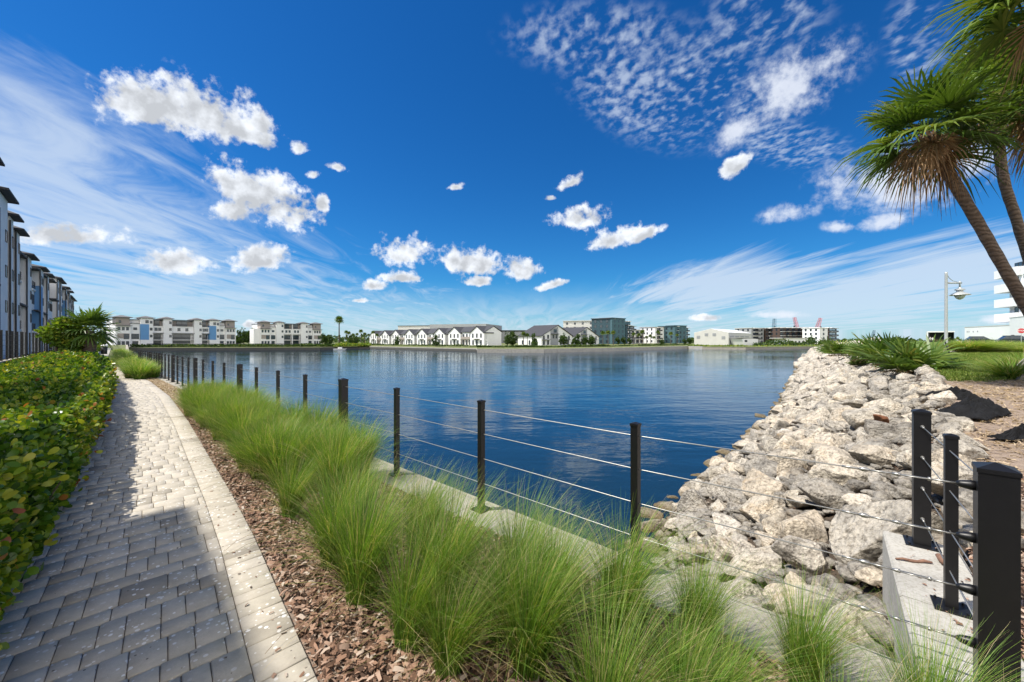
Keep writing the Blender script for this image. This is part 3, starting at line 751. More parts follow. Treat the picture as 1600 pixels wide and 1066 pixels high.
for _ in range(6500):
    a = 2.95 + 22 * rg.random() ** 1.8; lo, hi_ = bank_lim(a); b = rg.uniform(lo - .1, hi_ - .05); r = .03 + .11 * rg.random() ** 2
    if a - r < cw(b) + .22: continue
    fill.append((a, b, r, float(H(a, b)) + r * .4 + .02))
scatter_rocks('rubble', fill, 2, M['rock'], 'small stones filling the gaps between the boulders', 40)

# ------------------------------------------------------------------ loose bark, straw
def flakes(name, pts, size, mat, tilt=.5, label='', elong=(1.2, 2.6), thick=True):
    pts = np.asarray(pts); n = len(pts)
    L_ = RNG.uniform(size[0], size[1], n); W_ = L_ / RNG.uniform(elong[0], elong[1], n)
    th = RNG.uniform(0, 6.28, n); u = np.stack([np.cos(th), np.sin(th), RNG.normal(0, tilt * .5, n)], 1); u /= np.linalg.norm(u, axis=1)[:, None]
    nn = np.stack([RNG.normal(0, tilt, n), RNG.normal(0, tilt, n), np.ones(n)], 1); v = np.cross(nn, u); v /= np.linalg.norm(v, axis=1)[:, None]; w_ = np.cross(u, v)
    hL, hW = (u * L_[:, None] / 2), (v * W_[:, None] / 2); c = pts + w_ * (L_ * .12)[:, None]
    j = lambda: RNG.uniform(.7, 1.1, n)[:, None]
    V_ = np.stack([pts - hL - hW * j(), pts - hL * .9 + hW * j(), c - hW * j(), c + hW * j(), pts + hL * j() - hW * .7, pts + hL + hW * .6], 1).reshape(-1, 3)
    b = (np.arange(n) * 6)[:, None]; Fq = np.concatenate([b + np.array([0, 2, 3, 1]), b + np.array([2, 4, 5, 3])], 1).reshape(-1, 4)
    return tag(link(name, mesh_np(name, V_, Fq, mat, np.repeat(RNG.random(n), 2))), label, None, None, 'stuff')
pts = []
def add_chip(a, b, zz): p = AB(a, b, zz); pts.append((p.x, p.y, p.z))
for _ in range(60000):
    s = .7 + 13 * rg.random() ** 1.9; lo, hi_ = pedge(s) + .012, cw(-s) - .24
    a = rg.uniform(lo, hi_); add_chip(a, -s, rg.uniform(-.03, .012))
for _ in range(9000):
    b = rg.uniform(-.75, .1); a = rg.uniform(.9, float(cw(b)) - .24); add_chip(a, b, rg.uniform(-.03, .012))
for _ in range(16000):
    a = rg.uniform(1.2, 7); b = w2(min(a, 4.72)) + .22 + 2.2 * rg.random() ** 1.5; add_chip(a, b, float(H(a, b)) + rg.uniform(0, .035))
flakes('bark_mulch', pts, (.018, .06), M['chip'], .5, elong=(1.6, 3.8), label= 'red brown bark chips spread between path and seawall')
pts = []
for _ in range(16000):
    s = 12 + 16 * rg.random(); a = rg.uniform(pedge(s) + .02, cw(-s) - .24); add_chip(a, -s, rg.uniform(-.03, .01))
flakes('bark_mulch', pts, (.03, .08), M['straw'], .3, 'pale dry mulch where the planting strip narrows')
pts = []
for _ in range(26000):
    a = rg.uniform(5, 18); b = bcrest(a) + rg.uniform(-.2, 7) ; add_chip(a, b, float(H(a, b)) + rg.uniform(0, .03))
flakes('pine_straw', pts, (.04, .12), M['straw'], .35, 'dry pine straw and bark covering the ground right of the boulders', (3, 9))
pts = []
for _ in range(130):
    s = .8 + 9 * rg.random() ** 1.5; a = pedge(s) - abs(rg.gauss(0, .12)); add_chip(a, -s, .006)
for _ in range(90):
    a = rg.uniform(2.5, 4.6); add_chip(a, w2(a) + rg.uniform(-.1, .2), .012)
for _ in range(1500):
    a = 3 + 7 * rg.random(); lo, hi_ = bank_lim(a); b = rg.uniform(lo + .6, hi_); add_chip(a, b, float(H(a, b)) + .06)
flakes('bark_litter', pts, (.008, .03), M['chip'], .3, 'stray bark bits on the path edge, the wall and between rocks')
# dry grass stems lying on the bark
m = MB()
for _ in range(150):
    s = .9 + 8 * rg.random() ** 1.4; a = rg.uniform(pedge(s) + .1, 1.6); th = rg.uniform(0, 6.28); l = rg.uniform(.12, .45); p = AB(a, -s, .012)
    pts_ = [p + Vector((math.cos(th + k * .25) * l * k / 4, math.sin(th + k * .25) * l * k / 4, .012 + .02 * math.sin(k * .8))) for k in range(5)]
    m.tube(pts_, .0014, 3, False)
tag(m.build('dry_stems', M['straw']), 'dry pale stems lying on the bark', None, None, 'stuff')
# sticks on the concrete wall
for (a, b, th, l, r, lab) in ((4.2, .02, 2.9, .22, .012, 'thin reddish stick lying on the concrete wall'), (4.32, .17, 1.1, .13, .03, 'short thick piece of driftwood on the concrete wall by the post')):
    p = AB(a, b, .004 + r); m = MB()
    m.tube([p + Vector((math.cos(th) * l * (k / 5 - .5), math.sin(th) * l * (k / 5 - .5), .004 * math.sin(k * 2))) + Vector((0, .006 * math.sin(k * 1.7), 0)) for k in range(6)], [r * .6, r, r * .85, r, r * .75, r * .5], 8)
    tag(m.build('driftwood_stick', M['driftwood'], smooth=True), lab, 'driftwood')

# ------------------------------------------------------------------ ornamental grass
def blades(n, Lr, width, spread, lean, segs=5, wind=(.16, -.05), dry=.08, base_r=.1):
    th = RNG.uniform(0, 6.283, n); r0 = base_r * np.sqrt(RNG.random(n)); L_ = RNG.uniform(*Lr, n) * (1 - .25 * RNG.random(n) ** 3)
    ln = np.abs(RNG.normal(0, lean, n)) + .05 + r0 * spread; th2 = th + RNG.normal(0, .5, n)
    base = np.stack([np.cos(th) * r0, np.sin(th) * r0, np.zeros(n)], 1)
    dx, dy = np.cos(th2), np.sin(th2)
    t = np.linspace(0, 1, segs + 1); V_ = []
    wdir = np.stack([-dy, dx, np.zeros(n)], 1); ex = RNG.uniform(1.5, 2.4, n)
    droop = np.clip(ln, 0, 1.4)
    tw = RNG.uniform(-.8, .8, n)
    for k in t:
        hz_ = ln * L_ * k ** ex; up = L_ * (k - .38 * droop * k ** 2.6)
        c = base + np.stack([dx * hz_ + wind[0] * L_ * k ** 2, dy * hz_ + wind[1] * L_ * k ** 2, up], 1)
        ang = tw * k; wd = np.stack([wdir[:, 0] * np.cos(ang) + dx * np.sin(ang), wdir[:, 1] * np.cos(ang) + dy * np.sin(ang), np.zeros(n)], 1)
        ww = width * (1 - k ** 1.6 * .9)
        V_ += [c - wd * ww / 2, c + wd * ww / 2]
    V_ = np.stack(V_, 1).reshape(-1, 3); st = 2 * (segs + 1); b = (np.arange(n) * st)[:, None, None]
    k = (np.arange(segs) * 2)[None, :, None]; Fq = (b + k + np.array([0, 1, 3, 2])[None, None, :]).reshape(-1, 4)
    rn = np.where(RNG.random(n) < dry, RNG.uniform(.88, 1, n), RNG.uniform(0, .85, n))
    seg = np.tile(np.linspace(-.12, .15, segs), n)
    return V_, Fq, np.clip(np.repeat(rn, segs) + seg, 0, 1)
def clump_mesh(nb_, Lr, width, spread, lean, **kw):
    v1, f1, r1 = blades(nb_, Lr, width, spread, lean, **kw)
    kw2 = dict(kw); kw2['dry'] = .75; v2, f2_, r2 = blades(int(nb_ * .12), (Lr[0] * .4, Lr[1] * .6), width, spread * 1.5, lean * 2.4, **kw2)
    return mesh_np('grass_clump', np.concatenate([v1, v2]), np.concatenate([f1, f2_ + len(v1)]), M['grass'], np.concatenate([r1, r2]))
gnear = [clump_mesh(rg.randint(750, 1350), (.45, 1.12), .0042, 2.0, .28, segs=6, base_r=.1, dry=.13) for _ in range(7)]
gmid = [clump_mesh(1300, (.55, 1.0), .0065, 2.0, .27, segs=4, base_r=.12) for _ in range(5)]
gfar = [clump_mesh(500, (.65, 1.0), .014, 2.6, .32, segs=3, wind=(.05, 0), base_r=.2) for _ in range(3)]
clumps = []
fixed = [(455, 805), (565, 935), (640, 1003), (522, 880), (410, 745), (372, 708), (345, 686), (322, 668), (303, 650), (700, 1045)]
for px, py in fixed: p = at(px, py, z=0); clumps.append((*toab(p), 0))
for row, (a0, st, b0, b1) in enumerate(((1.62, .72, -12.6, -1.9), (2.02, .62, -12.6, -4.4), (1.3, 1.0, -12.4, -5), (1.5, .36, -2.0, -.5), (1.85, .36, -1.9, .3), (2.2, .42, -1.2, .3))):
    b = b0
    while b < b1:
        clumps.append((a0 + rg.uniform(-.12, .12) - max(0, (a0 - (cw(b) - .35))), b + rg.uniform(-.12, .12), row + 1)); b += st * rg.uniform(.85, 1.2)
for i in range(30): clumps.append((rg.uniform(.75, 1.3) if i % 2 else rg.uniform(.5, 1.0), -rg.uniform(23.3, 38), 9))
for i in range(26): clumps.append((rg.uniform(.1, .9), -rg.uniform(38, 75), 9))
pposts = [toab(p)[1] for p in pp]
nth = ['first', 'second', 'third', 'fourth', 'fifth', 'sixth', 'seventh', 'eighth', 'ninth', 'tenth', 'eleventh', 'twelfth']
used = {}
for a, b, row in clumps:
    if a > cw(b) - .27: a = cw(b) - .27
    far_ = b < -20; dd = math.hypot(a, b)
    me = rg.choice(gfar if far_ else (gnear if dd < 4.6 else gmid))
    k = rg.uniform(.74, 1.02) * (1.0 if row != 0 else .88) * (1.1 if far_ else 1)
    if dd < 2.6: k *= .86
    if b > -1.0: k *= .8
    o = link('grass_clump', me, None, AB(a, b, -.02), (0, 0, rg.uniform(-1.1, 1.1)), (k, k, k * rg.uniform(.92, 1.05)))
    i = int(np.argmin([abs(b - q_) for q_ in pposts]))
    side = 'path edge' if a < 1.42 else 'strip centre' if a < 1.85 else 'seawall'
    if far_: lab = 'feathery grass clump where the path bends out of sight at far left'
    elif b > .0: lab = 'thin green grass clump in front of the corner fence post'
    else: lab = f'green grass clump at the {side}, beside the {nth[min(i, 11)]} fence post from the boulders'
    used[lab] = used.get(lab, 0) + 1
    tag(o, lab, 'grass clump', 'ornamental grass clumps along the seawall')
# ------------------------------------------------------------------ hedge (clipped cocoplum)
def hleft(s): return pedge(s) - 1.40
def leaf_quads(P, Nn, U, Ls, Ws, fold=.25):
    Vv = np.cross(Nn, U); Vv /= np.linalg.norm(Vv, axis=1)[:, None]
    l, w_ = Ls[:, None], Ws[:, None]
    up = Nn * w_ * fold
    a0 = P; a1 = P + U * l * .28 + Vv * w_ * .46 + up; a2 = P + U * l * .72 + Vv * w_ * .46 + up
    a3 = P + U * l - Nn * l * .12; a4 = P + U * l * .72 - Vv * w_ * .46 + up; a5 = P + U * l * .28 - Vv * w_ * .46 + up
    V_ = np.stack([a0, a1, a2, a3, a4, a5], 1).reshape(-1, 3); b = (np.arange(len(P)) * 6)[:, None]
    return V_, np.concatenate([b + np.array([0, 3, 2, 1]), b + np.array([0, 5, 4, 3])], 1).reshape(-1, 4)
def leaf_round(P, Nn, U, Ls, Ws):
    Vv = np.cross(Nn, U); Vv /= np.linalg.norm(Vv, axis=1)[:, None]; l, w_ = Ls[:, None], Ws[:, None]; V_ = []
    for t, h, c in ((.02, .1, 0), (.3, .43, .05), (.68, .5, .04), (.94, .24, -.04)): V_ += [P + U * l * t - Vv * w_ * h + Nn * l * c, P + U * l * t + Vv * w_ * h + Nn * l * c]
    b = (np.arange(len(P)) * 8)[:, None]
    return np.stack(V_, 1).reshape(-1, 3), np.concatenate([b + np.array([k, k + 1, k + 3, k + 2]) for k in (0, 2, 4)], 1).reshape(-1, 4)
def unit(v): return v / np.linalg.norm(v, axis=1)[:, None]
def hedge_h(s, D):           # D measured leftwards from the path
    P_ = np.stack([s * .55, D * .7, np.zeros_like(s)], 1)
    return .93 - .1 * np.clip(D, 0, 3) + .13 * fbm(P_, 3, 21) + .05 * fbm(P_ * 4, 2, 23)
def hedge_build():
    VS, FS, RS = [], [], []; base = 0
    for s0, s1, n, L0 in ((.9, 4.0, 22000, .053), (4, 9, 24000, .06), (9, 20, 22000, .09), (20, 46, 22000, .16), (46, 110, 16000, .3)):
        s = RNG.uniform(s0, s1, n); q_ = RNG.random(n)
        wid = 3.15 + hleft(s)           # from the path to the retaining wall
        side = q_ < (.36 if s0 < 9 else .25)
        h0 = hedge_h(s, np.zeros(n))
        e = RNG.random(n)
        # side face: bulging, spills over the path edge; top: domed
        zside = e * h0; out = .16 * np.sin(e * 2.6) + .10 * fbm(np.stack([s * 2.1, zside * 3, np.zeros(n)], 1), 3, 31) + .03
        Dt = RNG.random(n) ** 1.25 * wid
        zt = hedge_h(s, Dt) - .28 * np.exp(-Dt / .16)
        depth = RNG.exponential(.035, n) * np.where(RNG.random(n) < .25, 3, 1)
        a = np.where(side, hleft(s) + out - depth, hleft(s) - Dt + .06); z = np.where(side, zside, zt - depth)
        tip = RNG.random(n) < .03; z = z + np.where(tip & ~side, RNG.uniform(.03, .12, n), 0); a = a + np.where(tip & side, RNG.uniform(.02, .12, n), 0)
        P = np.stack([Q * (a - s), Q * (a + s), z], 1)
        outv = np.array([Q, Q, 0.]); upv = np.array([0, 0, 1.])
        bn = np.where(side[:, None], outv * .9 + upv * .35, upv + outv * np.where(Dt < .3, .7, 0)[:, None])
        U = unit(bn * 1.0 + RNG.normal(0, .75, (n, 3)))
        nn = unit(np.cross(U, RNG.normal(0, 1, (n, 3))) + bn * .5); nn = unit(nn - U * np.sum(nn * U, 1)[:, None])
        Ls = RNG.uniform(.75, 1.2, n) * L0; nq = 3 if s0 < 9 else 2; V_, F_ = (leaf_round if s0 < 9 else leaf_quads)(P, nn, U, Ls, Ls * RNG.uniform(.6, .78, n))
        patch = 1.6 * fbm(np.stack([s * 1.3, a * 1.3, z], 1), 3, 41)
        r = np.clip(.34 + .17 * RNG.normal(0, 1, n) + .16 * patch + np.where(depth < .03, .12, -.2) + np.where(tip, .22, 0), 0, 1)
        VS.append(V_); FS.append(F_ + base); RS.append(np.repeat(r, nq)); base += len(V_)
    return np.concatenate(VS), np.concatenate(FS), np.concatenate(RS)
hv, hf, hr = hedge_build()
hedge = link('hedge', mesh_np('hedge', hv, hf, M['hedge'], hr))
tag(hedge, 'broad clipped green and reddish leaved hedge along the left side of the path', 'hedge')
# woody inside of the hedge
m = MB()
for _ in range(800):
    s = rg.uniform(1, 14); D = .12 + rg.random() ** 1.6 * 2.6; a = hleft(s) - D; p = AB(a, -s, -.05); t = p + Vector((rg.gauss(0, .14), rg.gauss(0, .14), rg.uniform(.5, .8)))
    m.tube([p, p.lerp(t, .5) + Vector((rg.gauss(0, .03), rg.gauss(0, .03), 0)), t], [.012, .008, .004], 4, False)
m.build('stem', M['bark'], hedge)
# inner core keeps the light out
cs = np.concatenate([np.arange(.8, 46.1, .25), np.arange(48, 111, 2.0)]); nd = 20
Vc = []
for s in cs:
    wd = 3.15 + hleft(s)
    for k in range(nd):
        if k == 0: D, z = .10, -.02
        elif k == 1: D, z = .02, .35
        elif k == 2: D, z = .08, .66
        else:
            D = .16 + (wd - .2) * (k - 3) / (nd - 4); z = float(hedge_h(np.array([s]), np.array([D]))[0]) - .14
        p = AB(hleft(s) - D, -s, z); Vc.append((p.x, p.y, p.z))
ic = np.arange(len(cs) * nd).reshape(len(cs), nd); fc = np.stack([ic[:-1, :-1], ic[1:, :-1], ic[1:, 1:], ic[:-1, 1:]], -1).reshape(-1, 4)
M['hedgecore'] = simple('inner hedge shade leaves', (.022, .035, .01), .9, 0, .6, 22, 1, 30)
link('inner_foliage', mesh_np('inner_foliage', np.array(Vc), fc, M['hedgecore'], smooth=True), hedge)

# ------------------------------------------------------------------ palms
def frond(VS, FS, RS, origin, az, elev, size, nl=30, droop=.5, width=.024, dead=False):
    """one fan frond: petiole then a fan of pleated leaflets"""
    d = Vector((math.cos(az) * math.cos(elev), math.sin(az) * math.cos(elev), math.sin(elev)))
    side = Vector((-math.sin(az), math.cos(az), 0)); nrm = side.cross(d) * -1
    if nrm.z < 0: nrm = -nrm
    pl = size * .5; hub = origin + d * pl + Vector((0, 0, -.08 * size * droop))
    def strip(pts, ws, r, nv):
        b = len(VS)
        for p, w_ in zip(pts, ws): VS.append(p - nv * w_); VS.append(p + nv * w_)
        for k in range(len(pts) - 1): FS.append((b + 2 * k, b + 2 * k + 1, b + 2 * k + 3, b + 2 * k + 2)); RS.append(r)
    strip([origin, origin.lerp(hub, .5) + Vector((0, 0, .02)), hub], [.018, .012, .012], .3 + .3 * rg.random(), side)
    r0 = rg.uniform(.15, .75)
    for k in range(nl):
        f = (k / (nl - 1) - .5) * 2; ang = f * 2.05
        l = size * (.72 + .28 * math.cos(f * 1.4)) * rg.uniform(.88, 1.06)
        dir0 = (d * math.cos(ang) + side * math.sin(ang)).normalized()
        dir0 = (dir0 + nrm * .18 * abs(f)).normalized()
        dr = droop * rg.uniform(.6, 1.3) * (1.6 if dead else 1)
        q0 = hub; p1 = q0 + dir0 * l * .4 + nrm * .02; p2 = q0 + dir0 * l * .72 - Vector((0, 0, l * .12 * dr)); p3 = q0 + dir0 * l * .95 - Vector((0, 0, l * .42 * dr)) 
        wv = dir0.cross(nrm).normalized(); wv = (wv + nrm * rg.uniform(-.7, .7)).normalized()
        strip([q0, p1, p2, p3], [width * .35, width, width * .7, .002], min(1, max(0, r0 + rg.uniform(-.15, .2) + (.12 if f > .8 else 0))), wv)
def palm_crown(name, parent, loc, size, n, mat, lo=-.9, hi_=1.35, droop=.5, nl=30, width=.024, dead=False, core=.12):
    VS, FS, RS = [], [], []
    for i in range(n):
        u = (i + .5) / n; el_ = lo + (hi_ - lo) * u + rg.gauss(0, .1); az = i * 2.39996 + rg.gauss(0, .2)
        og = Vector((math.cos(az) * core, math.sin(az) * core, (u - .5) * .3))
        frond(VS, FS, RS, og, az, el_, size * rg.uniform(.85, 1.1), nl, droop * (1.3 - .6 * u), width, dead)
    me = mesh_np(name, np.array([tuple(v) for v in VS]), FS, mat, RS)
    return link(name, me, parent, loc)
def trunk_mesh(pts, rads, n=14, seed=0):
    # smooth curve through points
    P_ = []; Rd = []
    for i in range(len(pts) - 1):
        a, b = Vector(pts[i]), Vector(pts[i + 1]); a0 = Vector(pts[max(i - 1, 0)]); b1 = Vector(pts[min(i + 2, len(pts) - 1)])
        for k in range(10):
            t = k / 10; t2, t3 = t * t, t ** 3
            P_.append(a * (2 * t3 - 3 * t2 + 1) + (b - a0) * .5 * (t3 - 2 * t2 + t) + b * (-2 * t3 + 3 * t2) + (b1 - a) * .5 * (t3 - t2))
            r = rads[i] * (1 - t) + rads[i + 1] * t; Rd.append(r * (1 + .035 * math.sin(len(Rd) * 1.9 + seed)))
    P_.append(Vector(pts[-1])); Rd.append(rads[-1])
    return MB().tube(P_, Rd, n)
def big_palm(base, mids, top, label, crown=1.0, dead=10, droop=.55, n=34):
    o = empty('palm_tree', base, 0, label, 'palm tree', 'tall leaning cabbage palms')
    rel = [Vector((0, 0, -.2))] + [Vector(m_) - base for m_ in mids] + [Vector(top) - base]
    trunk_mesh(rel, [.19, .15] + [.115] * (len(rel) - 3) + [.125], seed=base.x).build('trunk', M['palmtrunk'], o, smooth=True)
    palm_crown('crown', o, rel[-1] + Vector((0, 0, .1)), crown * 1.0, n, M['palmleaf'], -.7, 1.4, droop, 26, .03)
    if dead: palm_crown('dead_fronds', o, rel[-1] + Vector((0, 0, -.02)), crown * .72, dead, M['deadfrond'], -1.35, -.75, 1.1, 26, .018, True)
    # old leaf bases
    VS, FS, RS = [], [], []
    for k in range(26):
        az = k * 2.4; z_ = rel[-1].z - .5 + k * .02; dr_ = (rel[-1] - rel[-2]).normalized(); c = rel[-1] - dr_ * (.5 - k * .02)
        dv = Vector((math.cos(az), math.sin(az), 0)); sd = Vector((-dv.y, dv.x, 0)); b = len(VS)
        VS += [c + dv * .12 - sd * .04, c + dv * .12 + sd * .04, c + dv * .24 + dr_ * .22 + sd * .015, c + dv * .24 + dr_ * .22 - sd * .015]; FS.append((b, b + 1, b + 2, b + 3)); RS.append(rg.random())
    link('leaf_base', mesh_np('leaf_base', np.array([tuple(v) for v in VS]), FS, M['deadfrond'], RS), o)
    return o
big_palm(Vector((15.0, 10.6, .4)), [at(1640, 540, d=10.3), at(1572, 425, d=9.95), at(1520, 335, d=9.7)], at(1447, 212, d=9.5), 'leaning palm whose thick crown reaches furthest left over the water', 1.08, 9, .62, 27)
big_palm(Vector((16.2, 12.2, .4)), [at(1625, 470, d=12.0), at(1590, 350, d=11.7), at(1566, 270, d=11.4)], at(1553, 138, d=11.2), 'upright palm behind the leaning one, crown merging with its neighbours', 1.25, 10, .55, 30)
big_palm(Vector((15.6, 9.4, .35)), [at(1760, 480, d=9.0), at(1710, 300, d=8.8)], at(1655, 150, d=8.6), 'palm mostly outside the picture with dead fronds hanging at its edge', 1.1, 16, .6, 30)
big_palm(Vector((14.0, 7.6, .3)), [at(1800, 440, d=7.3), at(1740, 160, d=7.1)], at(1655, -20, d=7.0), 'palm whose frond tips enter at the top right corner', 1.15, 4, .5, 30)
# timber braces of the outermost palm
br = empty('palm_brace', Vector((14.2, 10.9, .35)), 0, 'weathered grey timber props leaning in at the right edge under the palms', 'brace')
for (x0, y0, x1, y1, z1) in ((13.75, 11.0, 14.9, 10.7, 2.1), (14.05, 11.6, 14.95, 10.8, 2.05)):
    a, b = Vector((x0, y0, .25)), Vector((x1, y1, z1)); d = (b - a); Mx = Matrix.Translation(a - br.location) @ d.to_track_quat('Z', 'Y').to_matrix().to_4x4()
    MB().box(-.05, -.045, 0, .05, .045, d.length, Mx).build('prop', M['wood'], br)

# fan palm shrubs on the crest
def fan_shrub(px, py, z, size, n, label):
    p = at(px, py, z=z); o = empty('fan_palm_shrub', p, 0, label, 'shrub', 'fan palm shrubs on the crest of the bank')
    VS, FS, RS = [], [], []
    for i in range(n):
        az = i * 2.4 + rg.gauss(0, .3); el_ = rg.uniform(.25, 1.35); og = Vector((rg.gauss(0, .25), rg.gauss(0, .25), 0)) * size
        frond(VS, FS, RS, og, az, el_, size * rg.uniform(.75, 1.15), 20, .35, .034 * size)
    link('foliage', mesh_np('foliage', np.array([tuple(v) for v in VS]), FS, M['palmleaf'], RS), o)
    VS, FS, RS = [], [], []
    for i in range(6): frond(VS, FS, RS, Vector((0, 0, .1)), i * 1.1, -.05, size * .6, 14, .6, .03)
    link('dead_fronds', mesh_np('dead_fronds', np.array([tuple(v) for v in VS]), FS, M['deadfrond'], RS), o)
fan_shrub(1422, 583, .38, 1.2, 24, 'largest fan palm shrub, nearest to the lawn')
fan_shrub(1392, 572, .38, 1.35, 24, 'fan palm shrub just left of the largest one')
fan_shrub(1365, 562, .4, 1.5, 20, 'low fan palm shrub in the middle of the group')
fan_shrub(1440, 578, .4, .75, 14, 'small fan palm shrub with brown base at the lawn edge')
fan_shrub(1340, 572, -.1, .7, 16, 'low sprawling fan palm shrub growing out of the rocks')
fan_shrub(1312, 556, .1, 1.55, 24, 'dark fan palm shrub at the far end of the group, against the lake')

# grass clumps on the lawn side
rgc = [clump_mesh(1100, (.55, .95), .012, 3.0, .5, segs=4, wind=(.05, 0), base_r=.18, dry=.2) for _ in range(3)]
spots = [(1582, 600, .42, 1.15, 'dark grass clump with brown base beside the timber props'), (1560, 590, .45, .9, 'grass clump at the lawn edge left of the props'), (1600, 592, .45, 1.2, 'grass clump behind the timber props at the right edge'),
         (1458, 558, .6, 1.0, 'rounded grass clump with tan base left of the lamp post')]
for px, py, z, k, lab in spots:
    tag(link('grass_clump', rg.choice(rgc), None, at(px, py, z=z), (0, 0, rg.uniform(0, 6)), (k * 1.1, k * 1.1, k)), lab, 'grass clump', 'grass clumps by the lawn')
for i in range(24):
    px = 1495 + i * 4.6 + rg.uniform(-2, 2); k = rg.uniform(.9, 2.0)
    tag(link('grass_clump', rg.choice(rgc), None, at(px, None, z=.72, d=rg.uniform(25, 36)), (0, 0, rg.uniform(0, 6)), (k * 1.5, k * 1.5, k * .72)), 'dark grass clump in the row behind the lawn, right of the lamp post', 'grass clump', 'grass clumps by the lawn')
# lawn blades
pts = []
n = 70000
aa_ = 16 + 34 * RNG.random(n) ** 1.5; bb_ = bcrest(aa_) + .3 + 9 * RNG.random(n)
keep = (aa_ > 16.4 + 1.2 * np.clip((bb_ - 1.0) / 1.2, 0, 4)); aa_, bb_ = aa_[keep], bb_[keep]; n = len(aa_)
zz_ = H(aa_, bb_); P = np.stack([Q * (aa_ + bb_), Q * (aa_ - bb_), zz_ - .005], 1)
U = unit(np.stack([RNG.normal(0, .45, n), RNG.normal(0, .45, n), np.ones(n)], 1)); nn = unit(np.cross(U, RNG.normal(0, 1, (n, 3))))
V_, F_ = leaf_quads(P, nn, U, RNG.uniform(.06, .12, n), np.full(n, .022))
tag(link('lawn_grass', mesh_np('lawn_grass', V_, F_, M['lawnblade'], np.repeat(RNG.random(n), 2))), 'short bright green lawn grass', None, None, 'stuff')

# black geotextile
def drape(px, py, z, wx, wy, lift, rz, label, seed):
    n = 60; g = np.linspace(-1, 1, n); X, Y = np.meshgrid(g, g, indexing='ij'); Pn = np.stack([X.ravel() * 1.6, Y.ravel() * 1.6, np.zeros(X.size)], 1)
    p = at(px, py, z=z); c, s = math.cos(rz), math.sin(rz)
    edge = 1 + .22 * fbm(Pn * .9 + 7, 3, seed + 4).reshape(X.shape)
    x, y = X * wx * edge, Y * wy * edge
    xw, yw = p.x + x * c - y * s, p.y + x * s + y * c
    A2, B2 = (xw + yw) * Q, (xw - yw) * Q
    zz2 = H(A2, B2) + .03 + lift * (.62 + fbm(Pn * .8, 2, seed).reshape(X.shape) * 1.1) * np.clip(1 - np.maximum(np.abs(X), np.abs(Y)) ** 2, 0, 1) ** .8 + (.045 * np.clip(1.1 - np.maximum(np.abs(X), np.abs(Y)) ** 2, 0, 1)) * np.sin((X * 7 + 3 * Y) + 3 * fbm(Pn * .9, 2, seed + 2).reshape(X.shape)) + .13 * (.8 - 2.4 * np.abs(fbm(Pn * 1.9, 3, seed + 1))).reshape(X.shape) * np.clip(1.05 - np.maximum(np.abs(X), np.abs(Y)) ** 2, 0, 1)
    V_ = np.stack([xw, yw, zz2], -1).reshape(-1, 3); i_ = np.arange(n * n).reshape(n, n)
    f = np.stack([i_[:-1, :-1], i_[1:, :-1], i_[1:, 1:], i_[:-1, 1:]], -1).reshape(-1, 4)
    o = link('geotextile', mesh_np('geotextile', V_, f, M['cloth'], smooth=True)); sm = o.modifiers.new('thickness', 'SOLIDIFY'); sm.thickness = .012
    return tag(o, label, 'cloth', 'black geotextile')
drape(1518, 672, .12, .42, .3, .2, .4, 'crumpled black cloth lying over the boulders at the bank crest', 3)
drape(1490, 645, .2, .42, .12, .1, -.7, 'thin trailing fold of black cloth tucked over a boulder', 5)
drape(1600, 712, .05, .4, .12, .05, .1, 'black cloth strip half buried in mulch at the right edge', 9)

# ------------------------------------------------------------------ lamp post
lp = at(1478, 556, z=.62); lm = empty('street_lamp', lp, 0, 'tall pale grey lamp post with one hanging lantern on the lawn', 'street lamp')
h_ = 5.6
m = MB(); m.box(-.42, -.42, -.1, .42, .42, .16); m.add([(-.42, -.42, .16), (.42, -.42, .16), (.42, .42, .16), (-.42, .42, .16), (-.26, -.26, .36), (.26, -.26, .36), (.26, .26, .36), (-.26, .26, .36)], [(0, 1, 5, 4), (1, 2, 6, 5), (2, 3, 7, 6), (3, 0, 4, 7), (4, 5, 6, 7)]); m.build('footing', M['concrete_clean'], lm)
m = MB(); m.tube([(0, 0, .36), (0, 0, .5), (0, 0, 1.2), (0, 0, h_ - .1), (0, 0, h_)], [.13, .11, .09, .075, .085], 16); m.build('pole', M['lampgrey'], lm, smooth=True)
m = MB(); m.tube([(0, 0, h_ - .72), (1.02, 0, h_ - .72)], .055, 10); m.tube([(.05, 0, h_ - .1), (.2, 0, h_ - .38), (.45, 0, h_ - .58), (.75, 0, h_ - .66)], .018, 6); m.tube([(.92, 0, h_ - .6), (.92, 0, h_ - 1.02)], .045, 8); arm = m.build('arm', M['lampgrey'], lm, smooth=True)
m = MB()
prof = [(.06, -1.0), (.1, -1.08), (.24, -1.14), (.25, -1.2), (.16, -1.22), (.17, -1.32), (.5, -1.5), (.52, -1.54), (.2, -1.53)]
m.tube([(.92, 0, h_ + z_) for r_, z_ in prof], [r_ for r_, z_ in prof], 20); lan = m.build('lantern', M['lampgrey'], lm, smooth=False)
m = MB(); m.tube([(.92, 0, h_ + z_) for z_ in (-1.54, -1.66, -1.78, -1.84)], [.27, .24, .15, .04], 16); m.build('lens', M['lens'], lan, smooth=True)
# leaning black stake
p = at(1492, 573, z=.5); m = MB(); m.tube([(0, 0, -.1), (-.35, .1, 1.15)], .025, 6); o = m.build('stake', M['black'], loc=p); tag(o, 'thin dark stake leaning beside the lamp post', 'stake')
